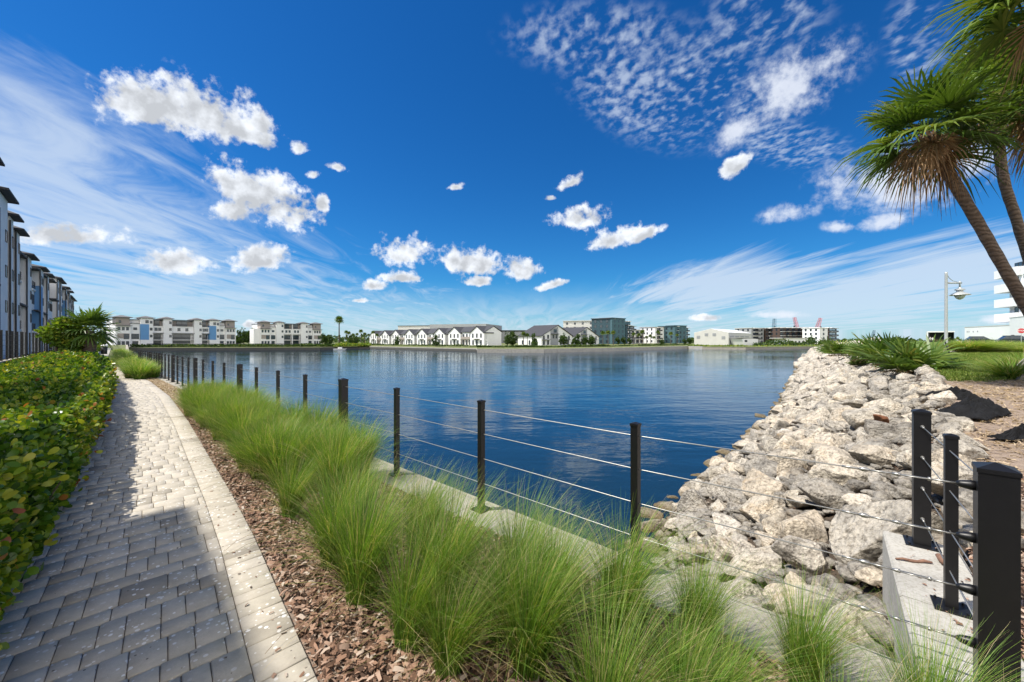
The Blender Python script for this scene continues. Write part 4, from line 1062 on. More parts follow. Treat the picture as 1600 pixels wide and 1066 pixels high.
# bin on the path far away
p = at(163, None, z=0, d=48); bn = empty('litter_bin', p, 0, 'small dark litter bin with pale lid far along the path', 'litter bin')
MB().tube([(0, 0, 0), (0, 0, .85)], [.26, .3], 14).build('body', M['dark'], bn, smooth=True); MB().tube([(0, 0, .95), (0, 0, 1.05), (0, 0, 1.14)], [.33, .31, .12], 14).build('lid', M['white_paint'], bn, smooth=True)
MB().tube([(.24, 0, .85), (.24, 0, .95)], .03, 6).build('lid_support', M['dark'], bn)

# ------------------------------------------------------------------ trees
def leafcloud(blobs, n, size, seed):
    r_ = np.random.default_rng(seed); pts_ = []; nv = []
    w_ = np.array([b[3] ** 2 for b in blobs]); w_ /= w_.sum()
    idx = r_.choice(len(blobs), n, p=w_); Bc = np.array([b[:3] for b in blobs])[idx]; Br = np.array([b[3] for b in blobs])[idx]
    d = unit(r_.normal(size=(n, 3))); rad = Br * r_.uniform(.55, 1.05, n)
    P = Bc + d * rad[:, None] * np.array([1, 1, .85]); U = unit(d + r_.normal(0, .8, (n, 3))); nn = unit(np.cross(U, r_.normal(size=(n, 3))))
    L_ = size * r_.uniform(.6, 1.3, n); V_, F_ = leaf_quads(P, nn, U, L_, L_ * .6)
    return V_, F_, np.repeat(np.clip(r_.normal(.45, .22, n) + .2 * d[:, 2], 0, 1), 2)
def tree_proto(h, cr, seed, n=900, mat='treeleaf', size=.35, conical=False, low=.25):
    r_ = random.Random(seed); bl = []
    for k in range(12):
        u = r_.random(); z = h * (low + (.95 - low) * u); rr_ = cr * ((1 - u) * .9 + .15 if conical else math.sin(math.pi * (.18 + .72 * u)))
        th = r_.uniform(0, 6.28); q_ = rr_ * r_.uniform(.2, .75); bl.append((math.cos(th) * q_, math.sin(th) * q_, z, max(.25 * cr, rr_ * r_.uniform(.35, .6))))
    V_, F_, Rn = leafcloud(bl, n, size, seed)
    return mesh_np('crown', V_, F_, M[mat], Rn), MB().tube([(0, 0, -.2), (.05, 0, h * .35), (0, .05, h * .8)], [h * .03, h * .022, h * .008], 7).mesh('trunk', M['bark'])
def tree(proto, loc, k, label, cat='tree', group=None, name='tree', kz=1):
    o = empty(name, loc, rg.uniform(0, 6.28), label, cat, group); o.scale = (k, k, k * kz)
    link('crown', proto[0], o); link('trunk', proto[1], o); return o
def small_palm(seed, h=5, n=22, size=.9):
    VS, FS, RS = [], [], []
    for i in range(n):
        u = i / n; frond(VS, FS, RS, Vector((0, 0, h)), i * 2.4, -.6 + 1.9 * u, size, 12, .6, .07)
    return mesh_np('crown', np.array([tuple(v) for v in VS]), FS, M['palmleaf'], RS), MB().tube([(0, 0, -.2), (.08, 0, h * .5), (0, 0, h)], [.17, .14, .13], 8).mesh('trunk', M['bark'])

# sabal by the path and its bright neighbour
p = at(138, None, z=-.1, d=25.5); o = empty('palm_tree', p, 0, 'stout booted palm behind the hedge near the left buildings', 'palm tree')
trunk_mesh([(0, 0, 0), (.05, 0, 1.2), (0, 0, 2.35)], [.36, .38, .3], 12).build('trunk', M['palmtrunk'], o, smooth=True)
palm_crown('crown', o, Vector((0, 0, 2.5)), 1.15, 30, M['palmleaf'], -.7, 1.3, .5, 20, .045)
p = at(108, None, z=0, d=25); pr = tree_proto(3.0, 1.0, 5, 1300, 'brightleaf', .22, low=.3); tree(pr, p, 1, 'yellow green leafy tree beside the stout palm at the left', 'tree')
p = at(90, None, z=0, d=24.5); pr = tree_proto(3.1, .9, 8, 900, 'brightleaf', .22, low=.5); tree(pr, p, 1, 'small bright leaved tree leaning out over the black fence', 'tree')
# ------------------------------------------------------------------ buildings
WC = {}
def window(parent, x, y, z, w_, h_, side='F', door=False):
    """framed dark glass, standing slightly proud of the wall; side F faces -Y, R faces +X, L faces -X"""
    key = (round(w_, 2), round(h_, 2), door)
    if key not in WC:
        m = MB(); t = .07; m.cur = 0
        m.box(-w_ / 2, -.05, 0, -w_ / 2 + t, .02, h_); m.box(w_ / 2 - t, -.05, 0, w_ / 2, .02, h_); m.box(-w_ / 2 + t, -.05, 0, w_ / 2 - t, .02, t); m.box(-w_ / 2 + t, -.05, h_ - t, w_ / 2 - t, .02, h_)
        if w_ > 1.6: m.box(-t / 2, -.05, t, t / 2, .02, h_ - t)
        m.cur = 1; m.box(-w_ / 2 + t, -.02, t, w_ / 2 - t, .015, h_ - t)
        WC[key] = m.mesh('window', [M['dark'], M['glass']])
    o = link('glass_door' if door else 'window', WC[key], parent, (x, y, z), (0, 0, {'F': 0, 'R': R(90), 'L': R(-90)}[side])); return o
def building(name, loc, rz, label, group=None, cat='building'):
    return empty(name, loc, rz, label, cat, group)
def apartment(loc, rz, layout, sh, label, group, depth=14, spouts=False):
    b = building('apartment_building', loc, rz, label, group); H4 = 4 * sh
    wall, roof, slab, rail = MB(), MB(), MB(), MB()
    def one(nme, mt, *bx): MB().box(*bx).build(nme, M[mt], b)
    W = layout[-1][1]
    wall.box(layout[0][0] + .4, 1.9, 0, W - .4, depth, H4 - .4)
    roof.box(layout[0][0] + .2, 1.4, H4 - .397, W - .2, depth + .3, H4 - .2)
    for x0, x1, t, *ex_ in layout:
        ex = ex_[0] if ex_ else 0
        w_ = x1 - x0; cx = (x0 + x1) / 2
        if t in 'TBU':
            yo = .45 if t == 'U' else 0
            wall.box(x0, yo, 0, x1, 5, H4 + .35 + ex)
            roof.hip(x0, yo, x1, 5, H4 + .353 + ex, .75, .62, .16)
            if t == 'B': one('blue_panel', 'blue_wall', x0 - .03, -.04, sh * 1.02, x0 + w_ * .66, 4.5, sh * 3.25)
            for k in range(1, 4): window(b, cx + w_ * .3 if t == 'T' else cx + w_ * .33, yo, sh * k + 1.0, .8, 1.1)
            window(b, cx, 0, 3 * sh + 1.1, 1.0, 1.2) if t == 'B' else None
            if spouts and t != 'U': one('downspout', 'dark', x0 - .14, -.1, 0, x0 - .02, .02, H4 + .2)
        elif t == 'E':
            wall.box(x0, .3, 0, x1, 5.5, 3 * sh); one('taupe_wall', 'taupe', x0 + .25, .6, 3 * sh + .003, x1 - .25, 5.3, H4 + .3)
            roof.hip(x0, .4, x1, 5.5, H4 + .303, .8, .6, .16); roof.box(x0 - .5, -.5, 3 * sh - .1, x1 + .3, .28, 3 * sh + .1)
            one('taupe_wall', 'taupe', x0 + .5, .24, sh * 1.2, x1 - .4, .3, sh * 1.9)
            for k in range(3): window(b, x0 + w_ * (.22 + .28 * k), .3, 2 * sh + .9, .8, 1.3)
            for k in range(3): window(b, x0 + w_ * (.22 + .28 * k), .3, .15, .9, 2.1, door=True)
            window(b, x0 + w_ * .7, .24, sh + .3, 1.5, 2.0, door=True); window(b, cx - w_ * .2, .6, 3 * sh + 1, .7, 1.0)
        elif t == 'K':
            wall.box(x0, .9, 0, x1, 5, 3 * sh + .9); roof.box(x0, .5, 3 * sh + .903, x1, 5.2, 3 * sh + 1.05)
            window(b, cx, .9, 2 * sh + 1.1, 1.1, 1.0); window(b, cx, .9, sh + .3, w_ * .8, 2.1, door=True); window(b, cx, .9, .2, w_ * .6, 2.1, door=True)
        else:
            n_ = 2 if w_ > 8 else 1
            for j in range(n_):
                a0, a1 = x0 + w_ * j / n_, x0 + w_ * (j + 1) / n_; cc_ = (a0 + a1) / 2; wd = a1 - a0
                one('taupe_wall', 'taupe', a0 + .1, 1.75, 3 * sh + .05, a1 - .1, 1.89, H4 - .5)
                for k in range(4):
                    if k == 2: wall.box(a0 + .04, .5, 2 * sh + .1, a1 - .04, 1.88, 3 * sh - .05); [window(b, cc_ + q_ * wd * .18, .5, 2 * sh + .9, 1.0, 1.3) for q_ in (-1, 1)]; continue
                    if k < 2: window(b, cc_, 1.9, k * sh + .15, wd * .8, 2.3, door=True)
                    else: window(b, cc_, 1.75, k * sh + .15, wd * .5, 2.2, door=True)
                    if k: slab.box(a0 + .02, .35, k * sh - .14, a1 - .02, 1.88, k * sh + .1)
                    if k in (1, 3):
                        for z_ in (.35, .6, .85, 1.05): rail.box(a0 + .05, .38, k * sh + z_, a1 - .05, .42, k * sh + z_ + .05)
                        for q_ in range(int(wd / .5)): rail.box(a0 + .1 + q_ * .5, .385, k * sh + .1, a0 + .14 + q_ * .5, .415, k * sh + 1.05)
                if j: slab.box(a0 - .15, .2, 0, a0 + .15, 1.9, H4 - .4)
                if n_ == 1: roof.box(a0 - .2, -.1, 2 * sh - .1 + .0, a1 + .2, .3, 2 * sh + .08)
            roof.box(x0 + .01, -.05, H4 - .1, x1 - .01, 3, H4 + .12)
    wall.build('wall', M['white_wall'], b); roof.build('roof', M['roof_grey' if not spouts else 'roof'], b)
    for m_, nme, mt in ((slab, 'balcony_slab', 'white_wall'), (rail, 'balcony_railing', 'black')):
        if m_.v: m_.build(nme, M[mt], b)
    return b
def scaled(lay, W): k = W / lay[-1][1]; return [(a * k, c * k, t) for a, c, t in lay]
layA = [(0, 4.6, 'E'), (4.6, 7.6, 'K'), (7.6, 11.6, 'B'), (11.6, 15, 'L'), (15, 18, 'T'), (18, 26, 'L'), (26, 29, 'T'), (29, 32, 'L'), (32, 36, 'B'), (36, 38.6, 'K'), (38.6, 43, 'E')]
layB = [(0, 4.6, 'E'), (4.6, 7, 'K'), (7, 10.4, 'T'), (10.4, 18.5, 'L'), (18.5, 22, 'T'), (22, 24.6, 'K'), (24.6, 29, 'E')]
P0, P1 = at(181, None, z=-.9, d=150), at(369, None, z=-.9, d=184)
d = P1 - P0; apartment(P0, math.atan2(d.y, d.x), scaled(layA, d.length), 2.75, 'long four storey white apartment building with two blue panels across the water at left', 'white waterfront apartment buildings')
P0, P1 = at(407, None, z=-.9, d=192), at(503, None, z=-.9, d=214)
d = P1 - P0; bB = apartment(P0, math.atan2(d.y, d.x), scaled(layB, d.length), 2.75, 'shorter four storey white apartment building without blue, right of the long one', 'white waterfront apartment buildings')
MB().box(-2.5, 1.0, 0, .38, 7, 8.2).build('side_wing', M['white_wall'], bB)
# the row on the left bank; local X runs away from the viewer
layL = [(0, 4, 'T'), (4, 5.8, 'K'), (5.8, 9.8, 'T'), (9.8, 14, 'K'), (14, 18, 'L'), (18, 22, 'B'), (22, 27, 'L'), (27, 31, 'T'), (31, 36, 'K')]
layN = [(0, 7, 'T'), (7, 9, 'K'), (9, 13, 'T'), (13, 16.2, 'L'), (16.2, 20.4, 'T'), (20.4, 24, 'K')]
layM = [(0, 5, 'L'), (5, 9, 'T'), (9, 14, 'K'), (14, 17, 'L'), (17, 21, 'B'), (21, 25, 'L'), (25, 28, 'T'), (28, 32, 'K'), (32, 37, 'E')]
def row(s0, D, lay, sh, label): apartment(SD(s0, D, 0), R(135), lay, sh, label, 'white apartment buildings on the left bank', spouts=True)
# shading one beside the viewer (its towers end at s = 13.2 and 19.1)
row(-6, 6.92, [(0, 5, 'T'), (5, 7, 'K'), (7, 15.6, 'T'), (15.6, 18.5, 'K'), (18.5, 21.5, 'U'), (21.5, 25, 'K')], 3.3, 'nearest white apartment building beside the viewer, outside the picture')
row(44.5, 6.95, [(0, 3.4, 'L'), (3.4, 7.6, 'T', 2.8), (7.6, 10.5, 'L'), (10.5, 14.6, 'T', 1.35), (14.6, 15.6, 'K'), (15.6, 17.6, 'T', .25), (17.6, 18.7, 'K'), (18.7, 21.3, 'T', -.5), (21.3, 24, 'K')], 3.2, 'nearest visible white apartment building at the left edge with three stepped dark eaves')
row(69, 7.3, layM, 2.85, 'second white apartment building at the left, with a blue panel and corner balconies')
row(108, 7.2, layL, 3.1, 'third white apartment building at the left, its eaves stepping towards the palm')
row(148, 8.0, layN, 3.1, 'farthest white apartment building of the left row, mostly behind the palm')

def gable(m, x0, x1, y0, y1, z0, h, over=.35, th=.2):
    """roof with the ridge along Y between x0 and x1"""
    cx = (x0 + x1) / 2; a, c = x0 - over, x1 + over; sl = h / (cx - x0); zl = z0 - over * sl
    m.prism([(a, zl), (cx, z0 + h), (c, zl), (c, zl + th), (cx, z0 + h + th), (a, zl + th)], y0 - over, y1)
def townhouse(loc, rz, W, label, n=2, hs=5.9):
    b = building('townhouse_row', loc, rz, label, 'white townhouses with black roofs'); wall, roof, trim, brown = MB(), MB(), MB(), MB(); dp = 11
    wall.box(0, 1.0, 0, W, dp, hs)
    # main roof, ridge along X
    Mx = Matrix(((0, 1, 0, 0), (1, 0, 0, 0), (0, 0, 1, 0), (0, 0, 0, 1)))
    rp = [(.6, hs - .1), (1 + (dp - 1) / 2, hs + 2.5), (dp + .4, hs - .1), (dp + .4, hs + .1), (1 + (dp - 1) / 2, hs + 2.75), (.6, hs + .1)]
    roof.prism([(x, z) for x, z in rp], -.3, W + .3, Mx)
    wall.prism([(1.2, hs), (1 + (dp - 1) / 2, hs + 2.4), (dp - .2, hs)], .0, W, Mx)
    gw = 9.4
    for gx in (0.0, W - gw):
        wall.add(*pent(gx, gx + gw, 0, 1.6, hs - .5, hs + 2.5)); gable(roof, gx, gx + gw, 0, 6, hs - .5, 3.0)
        for q_ in (.2, .5, .8): window(b, gx + gw * q_, 0, 3.5, 1.0, 1.9)
        for q_ in (.22, .8): window(b, gx + gw * q_, 0, .2, 1.1, 2.2, door=True)
        trim.box(gx + gw * .3, -1.0, 2.75, gx + gw * .7, -.003, 2.95); window(b, gx + gw * .5, 0, .1, 1.1, 2.3, door=True)
    k = int((W - 2 * gw) / 2.4)
    for i in range(k):
        x = gw + (W - 2 * gw) * (i + .5) / k; window(b, x, 1.0, 3.4, 1.1, 1.8); window(b, x, 1.0, .15, 1.3, 2.3, door=True)
    brown.box(gw + .2, .25, 2.8, W - gw - .2, .998, 3.0); brown.box(gw + .2, .25, 3.001, W - gw - .2, .3, 3.95)
    for i in range(k + 1): brown.box(gw + .1 + (W - 2 * gw - .5) * i / k, .3, 0, gw + .35 + (W - 2 * gw - .5) * i / k, .55, 2.8)
    wall.build('wall', M['white_wall'], b); roof.build('roof', M['roof'], b); trim.build('canopy', M['dark'], b); brown.build('porch', M['taupe'], b); return b
def pent(x0, x1, y0, y1, ze, zp):
    cx = (x0 + x1) / 2; pr = [(x0, 0), (x1, 0), (x1, ze), (cx, zp), (x0, ze)]; n = 5
    vs = [(x, y0, z) for x, z in pr] + [(x, y1, z) for x, z in pr]
    return vs, [tuple(range(n)), tuple(reversed(range(n, 2 * n)))] + [(i, i + n, (i + 1) % n + n, (i + 1) % n) for i in range(n)]
TD = Vector((.72, -.694, 0)); rt = math.atan2(TD.y, TD.x); T1 = Vector((-12.6, 178, -.6)); T0 = T1 - TD * 108
labs = ['farthest left white townhouse block with black gabled roof', 'second white townhouse block from the left with black roof', 'third white townhouse block from the left with black roof', 'fourth white townhouse block, its plain grey end wall facing right']
for i, (s0, W, hs) in enumerate(((0, 24, 5.7), (27, 24, 5.8), (54, 25, 5.9), (82, 26, 6.2))): townhouse(T0 + TD * s0, rt, W, labs[i], hs=hs)
# gable-ended townhouses on the right of the row
def townhouse_gable(corner, W, Ln, label, hs=4.3, hp=9.4):
    X = Vector((.67, .742, 0)); b = building('townhouse', corner, math.atan2(X.y, X.x), label, 'white townhouses with black roofs')
    wall, roof, trim, grey = MB(), MB(), MB(), MB()
    wall.add(*pent(0, W, 0, Ln, hs, hp)); gable(roof, 0, W, 0, Ln + .3, hs, hp - hs, .5, .28)
    grey.add([(W * .27, -.06, 0), (W * .52, -.06, 0), (W * .52, -.06, hp - .5), (W * .27, -.06, hs + (hp - hs) * .5), (W * .27, .01, 0), (W * .52, .01, 0), (W * .52, .01, hp - .5), (W * .27, .01, hs + (hp - hs) * .5)],
             [(0, 1, 2, 3), (4, 7, 6, 5), (0, 4, 5, 1), (1, 5, 6, 2), (2, 6, 7, 3), (3, 7, 4, 0)])
    for q_ in (.07, .2, .62, .72, .88): window(b, W * q_, 0, 3.0 if .1 < q_ < .8 else 2.7, 1.5, 1.8)
    for q_ in (.07, .2, .6, .7, .85): window(b, W * q_, 0, .2, 1.5, 2.1, door=True)
    for q_ in (.42,): window(b, W * q_, -.06, 5.9, 2.4, 1.6)
    window(b, W * .36, -.06, 3.2, 1.2, 1.6); window(b, W * .46, -.06, 3.2, 1.2, 1.6)
    trim.box(W * .02, -1.2, 2.5, W * .24, -.07, 2.65); trim.box(W * .55, -1.2, 2.5, W * .9, -.003, 2.65); trim.box(W * .28, -1.0, 5.2, W * .52, -.07, 5.4)
    for q_ in (.2, .5, .8): window(b, 0, Ln * q_, .3, .9, 2.0, 'L')
    wall.build('wall', M['white_wall'], b); roof.build('roof', M['roof'], b); trim.build('canopy', M['dark'], b); grey.build('grey_panel', M['grey_wall'], b)
townhouse_gable(Vector((13.3, 180, -.6)), 25, 14, 'white townhouse end with wide black gable and pale window near the promenade corner')
townhouse_gable(Vector((31.5, 205, -.6)), 26, 16, 'second black gabled townhouse end, left of the teal building', 4.2, 9.2)

def block(loc, rz, W, dpt, storeys, sh, label, wallmat, cols, group='apartment blocks across the lake', topslab='roof', balc=(), stack=None, cat='building'):
    b = building('apartment_block', loc, rz, label, group, cat); wall, roof, slab, rail, dark = MB(), MB(), MB(), MB(), MB(); Ht = storeys * sh
    wall.box(0, 0, 0, W, dpt, Ht); roof.box(-.4, -.5, Ht + .003, W + .4, dpt + .4, Ht + .4)
    for k in range(storeys):
        for q_ in cols: window(b, W * q_, 0, k * sh + .7, 1.4, 1.7)
        for (q0, q1) in balc:
            slab.box(W * q0, -1.7, k * sh + .0 + .02, W * q1, -.003, k * sh + .25)
            if k: rail.box(W * q0, -1.7, k * sh + .26, W * q1, -1.64, k * sh + 1.25)
            window(b, W * (q0 + q1) / 2, 0, k * sh + .3, W * (q1 - q0) * .85, 2.2, door=True)
        for y in np.linspace(.2, .8, 3): window(b, W, dpt * y, k * sh + .7, 1.3, 1.7, 'R'); window(b, 0, dpt * y, k * sh + .7, 1.3, 1.7, 'L')
    for (q0, q1) in balc: slab.box(W * q0 - .3, -2.0, Ht - .15, W * q1 + .3, -.003, Ht + .1)
    wall.build('wall', M[wallmat], b); roof.build('roof', M[topslab], b)
    if slab.v: slab.build('balcony_slab', M['white_wall'], b); rail.build('balcony_railing', M['dark'], b)
    return b
def span(px0, d0, px1, d1, z): 
    a, c = at(px0, None, z=z, d=d0), at(px1, None, z=z, d=d1); v = c - a; return a, math.atan2(v.y, v.x), v.length
# big grey hall behind the townhouses
a, rz, W = span(622, 320, 760, 300, -.5); b = building('hall', a, rz, 'large pale grey building rising behind the townhouse roofs'); m = MB(); m.box(0, 0, 0, W * .38, 40, 13.6); m.build('wall', M['offwhite'], b); MB().box(W * .38, -1, 0, W, 40, 14.6).build('side_wing', M['grey_wall'], b); MB().box(-.3, -.3, 13.603, W * .38 - .003, 40, 14).build('roof', M['roof_grey'], b)
a, rz, W = span(770, 330, 835, 330, -.5); b = building('hall', a, rz, 'low dark roofed building far behind between the townhouses'); MB().box(0, 0, 0, W, 20, 9.5).build('wall', M['grey_wall'], b); MB().box(-.5, -.5, 9.503, W + .5, 20.5, 10.6).build('roof', M['roof'], b)
a, rz, W = span(880, 300, 942, 290, -.5); block(a, rz, W, 16, 5, 3.3, 'white flat roofed apartment block partly hidden behind the black gables', 'offwhite', (.1, .3, .5, .7, .9), topslab='offwhite')
# teal towers
a, rz, W = span(937, 246, 954, 240, -.5); b1 = block(a, rz, W + 1, 14, 5, 3.1, 'tall teal apartment block with stacked balconies right of the gables', 'teal', (.35,), topslab='teal_dark')
v = Vector((math.cos(rz), math.sin(rz), 0)); w__ = Vector((-v.y, v.x, 0))
e1 = a + v * (W + 1.01); a2, rz2, W2 = span(954.5, 240, 970, 262, -.5)
m = MB(); b2 = b1
def stack(parent, x0, x1, y, storeys, sh, side=-1, dp=1.8):
    s_, r_ = MB(), MB()
    for k in range(1, storeys + 1):
        s_.box(x0, y - dp, k * sh - .12, x1, y - .003, k * sh + .12)
        if k < storeys: r_.box(x0, y - dp, k * sh + .123, x1, y - dp + .07, k * sh + 1.1)
    for x in (x0 + .1, x1 - .1): s_.box(x - .1, y - dp + .1, 0, x + .1, y - dp + .3, sh - .13)
    s_.build('balcony_slab', M['white_wall'], parent); r_.build('balcony_railing', M['dark'], parent)
b2 = block(a2, rz2, W2, 12, 5, 3.05, 'balcony wing of the tall teal apartment block', 'teal_dark', (), topslab='roof', balc=((.1, .9),))
a, rz, W = span(970.5, 262, 985, 268, -.5); block(a, rz, W, 14, 5, 2.95, 'grey teal middle part between the tall teal block and its dark right end', 'teal', (.3, .7), topslab='white_wall')
a, rz, W = span(978, 258, 991, 282, -.5); block(a, rz, W, 6, 4, 3.0, 'dark right end of the teal apartment block with open balconies', 'teal_dark', (), topslab='roof', balc=((.15, .95),))
for (p0, p1, dd, st, sh, lab, mt, bc) in ((992, 1006, 285, 3, 3.2, 'white and brown three storey block just right of the dark balconies', 'offwhite', ((.1, .45), (.55, .9))), (1007, 1022, 300, 3, 3.3, 'white apartment block in the middle between the two teal buildings', 'white_wall', ((.2, .6),)), (1023, 1041, 290, 4, 2.9, 'white block touching the smaller teal building', 'white_wall', ((.15, .5),))):
    a, rz, W = span(p0, dd, p1, dd + 6, -.5); block(a, rz, W, 14, st, sh, lab, mt, (.85,), balc=bc, topslab='taupe')
a, rz, W = span(1041, 296, 1054, 290, -.5); block(a, rz, W, 14, 4, 3.2, 'smaller teal apartment block left of the warehouse', 'teal', (.3,), topslab='teal_dark')
a, rz, W = span(1054.5, 290, 1065, 305, -.5); block(a, rz, W, 12, 4, 3.1, 'balcony side of the smaller teal block', 'teal', (), topslab='teal_dark', balc=((.15, .9),))
a, rz, W = span(1065.5, 305, 1075, 318, -.5); block(a, rz, W, 10, 4, 3.0, 'dark end of the smaller teal block', 'teal_dark', (), topslab='white_wall', balc=((.3, .95),))
# warehouse
cr = Vector((103.3, 190, -1.4)); Xw = Vector((.72, -.694, 0)); Ww = 15.8; w0 = cr - Xw * Ww
b = building('warehouse', w0, math.atan2(Xw.y, Xw.x), 'pale metal warehouse with low pitched roof across the lake'); Lw = 42; he, hp = 6.8, 8.7
m = MB(); m.add(*pent(0, Ww, 0, Lw, he, hp)); m.build('wall', M['warehouse'], b)
m = MB(); gable(m, 0, Ww, .1, Lw + .2, he, hp - he, .12, .16); m.build('roof', M['white_paint'], b)
for q_, z_ in ((.13, 3.9), (.37, 5.1), (.6, 5.1), (.86, 3.6)): m = MB(); m.box(Ww * q_ - .8, -.06, z_, Ww * q_ + .8, .003, z_ + 1.5); [m.box(Ww * q_ - .8, -.1, z_ + .2 + k * .3, Ww * q_ + .8, -.06, z_ + .3 + k * .3) for k in range(4)]; m.build('louvre', M['grey_wall'], b)
m = MB(); [m.box(Ww + .003, 2 + k * 9, 1.8, Ww + .1, 9 + k * 9, 2.9) for k in range(4)]; [m.box(Ww + .003, 2 + k * 9, 4.7, Ww + .1, 9 + k * 9, 5.3) for k in range(4)]; m.build('side_band', M['grey_wall'], b)
a, rz, W = span(1163, 186, 1184.5, 190, -1.4); b = building('boat_shed', a, rz, 'small white shed with slanting left wall beside the warehouse')
m = MB(); m.prism([(0, 0), (W, 0), (W, 3.6), (W * .45, 4.0), (-W * .16, 3.8)], 0, 6); m.build('wall', M['white_wall'], b); MB().box(-W * .2, -.2, 4.003, W + .2, 6.2, 4.12).build('roof', M['roof_grey'], b)
MB().box(W * .02, -.05, 2.3, W * .2, .003, 3.2).build('window', M['glass'], b)
# construction site and long apartments right of the warehouse
for (p0, p1, dd, st, lab, mt, cols, bc) in ((1174, 1193, 292, 4, 'white and dark apartment block just behind the warehouse roof end', 'grey_wall', (.85,), ((.1, .6),)), (1196, 1216, 296, 4, 'dark apartment block with white frame, second right of the warehouse', 'brown', (.1, .9), ((.2, .45), (.55, .8)))):
    a, rz, W = span(p0, dd, p1, dd + 4, -1.0); block(a, rz, W, 14, st, 2.9, lab, mt, cols, balc=bc, topslab='offwhite')
a, rz, W = span(1218, 288, 1280, 292, -1.0); bb_l = block(a, rz, W, 14, 4, 2.95, 'long dark brown apartment block with white balconies under the cranes', 'brown', (), balc=tuple((k / 7 + .01, k / 7 + .1) for k in range(7)), topslab='offwhite')
a, rz, W = span(1280.5, 270, 1293, 272, -1.0); block(a, rz, W, 12, 4, 2.75, 'plain white block with small windows at the lake end, right of the brown one', 'white_wall', (.5,), topslab='white_wall')
a, rz, W = span(1293.5, 272, 1307, 290, -1.0); block(a, rz, W, 10, 4, 2.8, 'brown balcony block against the dark fan palm shrub', 'brown', (), balc=((.1, .9),), topslab='white_wall')
a, rz, W = span(1228, 226, 1272, 230, -1.2); b = building('waterfront_pavilion', a, rz, 'long low white building with dark openings at the far quay'); m = MB(); m.box(0, 0, 0, W, 8, 4.0); m.build('wall', M['white_wall'], b); MB().box(-3, -.6, 4.003, W, 8.3, 4.3).build('roof', M['offwhite'], b)
for k in range(7): window(b, W * (.08 + k * .13), 0, .2, 1.3, 2.3, door=True)
def crane(px, pxt, pyt, dd, mat, label):
    p = at(px, None, z=-1, d=dd); t = at(pxt, pyt, d=dd); o = empty('crane', p, 0, label, 'crane', 'construction cranes behind the brown block'); tip = t - p; base = Vector((0, 0, 2.4))
    m = MB(); ax = (tip - base); n_ = 16; s1 = ax.normalized().cross(Vector((0, 1, 0))).normalized(); s2 = ax.normalized().cross(s1)
    cor = []
    for k in range(n_ + 1):
        c = base + ax * (k / n_); w_ = 1.1 * (1 - .55 * abs(k / n_ - .35)); cor.append([c + s1 * w_ * i + s2 * w_ * j for i, j in ((-1, -1), (1, -1), (1, 1), (-1, 1))])
    for k in range(n_):
        for i in range(4): m.tube([cor[k][i], cor[k + 1][i]], .13, 4); m.tube([cor[k][i], cor[k + 1][(i + 1) % 4]], .08, 4)
    m.build('boom', M[mat], o)
    MB().box(-1.5, -1.5, .9, 2.6, 1.5, 3.2).build('cab', M[mat], o); MB().box(-2.2, -2, 0, 2.2, -1.2, .9).box(-2.2, 1.2, 0, 2.2, 2, .9).build('track', M['dark'], o)
    h = MB(); h.tube([tip, tip - Vector((0, 0, ax.length * .35))], .06, 4); h.box(tip.x - .4, tip.y - .4, tip.z - ax.length * .35 - 1.2, tip.x + .4, tip.y + .4, tip.z - ax.length * .35); h.build('hook_line', M['dark'], o)
    MB().tube([base, base + Vector((-2.4, 0, 3)), tip], .05, 4).build('stay', M['dark'], o)
crane(1208, 1210, 498, 300, 'craneblue', 'dark blue crane boom, left of the three'); crane(1250, 1241, 496, 300, 'pink', 'red crane boom leaning left, middle one'); crane(1270, 1282, 497, 300, 'pink', 'crane boom leaning right with dark tip, right of the three')
crane(1362, 1366, 516, 420, 'craneblue', 'tiny dark crane boom showing above the fan palm shrubs')

# white tower block and annex at the right
Jd = 84
a, rz, W = span(1560, 86, 1700, 66, .6); b = building('tower_block', a, rz, 'tall white tower block with dark balcony recesses at the right edge')
sh = 3.1; wl, sl_, gs = MB(), MB(), MB(); nS = 5
wl.box(.1, 1.6, 0, W, 22, nS * sh + .6); wl.box(5.5, .3, 0, 7.0, 1.6, nS * sh + .4); wl.box(W * .34, .6, 0, W, 3, nS * sh + 6)
for k in range(1, nS + 1):
    sl_.box(-.2, -.6, k * sh - 1.25, 6.5, 1.6, k * sh + .5); sl_.box(7.0, -.1, k * sh - 1.25, W, .6, k * sh + .3)
    if k <= nS: window(b, 2.8, 1.6, k * sh + .52, 2.2, 1.25); window(b, 4.6, 1.6, k * sh + .52, 1.2, 1.25); window(b, 8.6, .6, k * sh + .2, 2.6, 1.8, door=True)
wl.build('wall', M['white_wall'], b); sl_.build('balcony_parapet', M['white_wall'], b)
a, rz, W = span(1507, 92, 1582, 78, .6); b = building('annex', a, rz, 'low white building in front of the tower block'); MB().box(0, 0, 0, W, 8, 4.0).build('wall', M['white_wall'], b); MB().box(W * .0 - .05, -.05, 4.003, W + .05, 8.05, 4.16).build('roof', M['offwhite'], b)
for q_ in (.06, .1, .2, .3): MB().box(W * q_, -.06, 2.9, W * q_ + .25, .003, 3.2).build('vent', M['grey_wall'], b)
a, rz, W = span(1577, 78, 1640, 66, .6); b = building('annex', a, rz, 'taller blank white wall in front of the tower, behind the stop sign'); MB().box(0, 0, 0, W, 8, 5.4).build('wall', M['white_wall'], b); MB().box(-.05, -.05, 5.403, W + .05, 8.05, 5.55).build('roof', M['offwhite'], b)
window(b, W * .1, 0, .9, 1.2, 1.2)

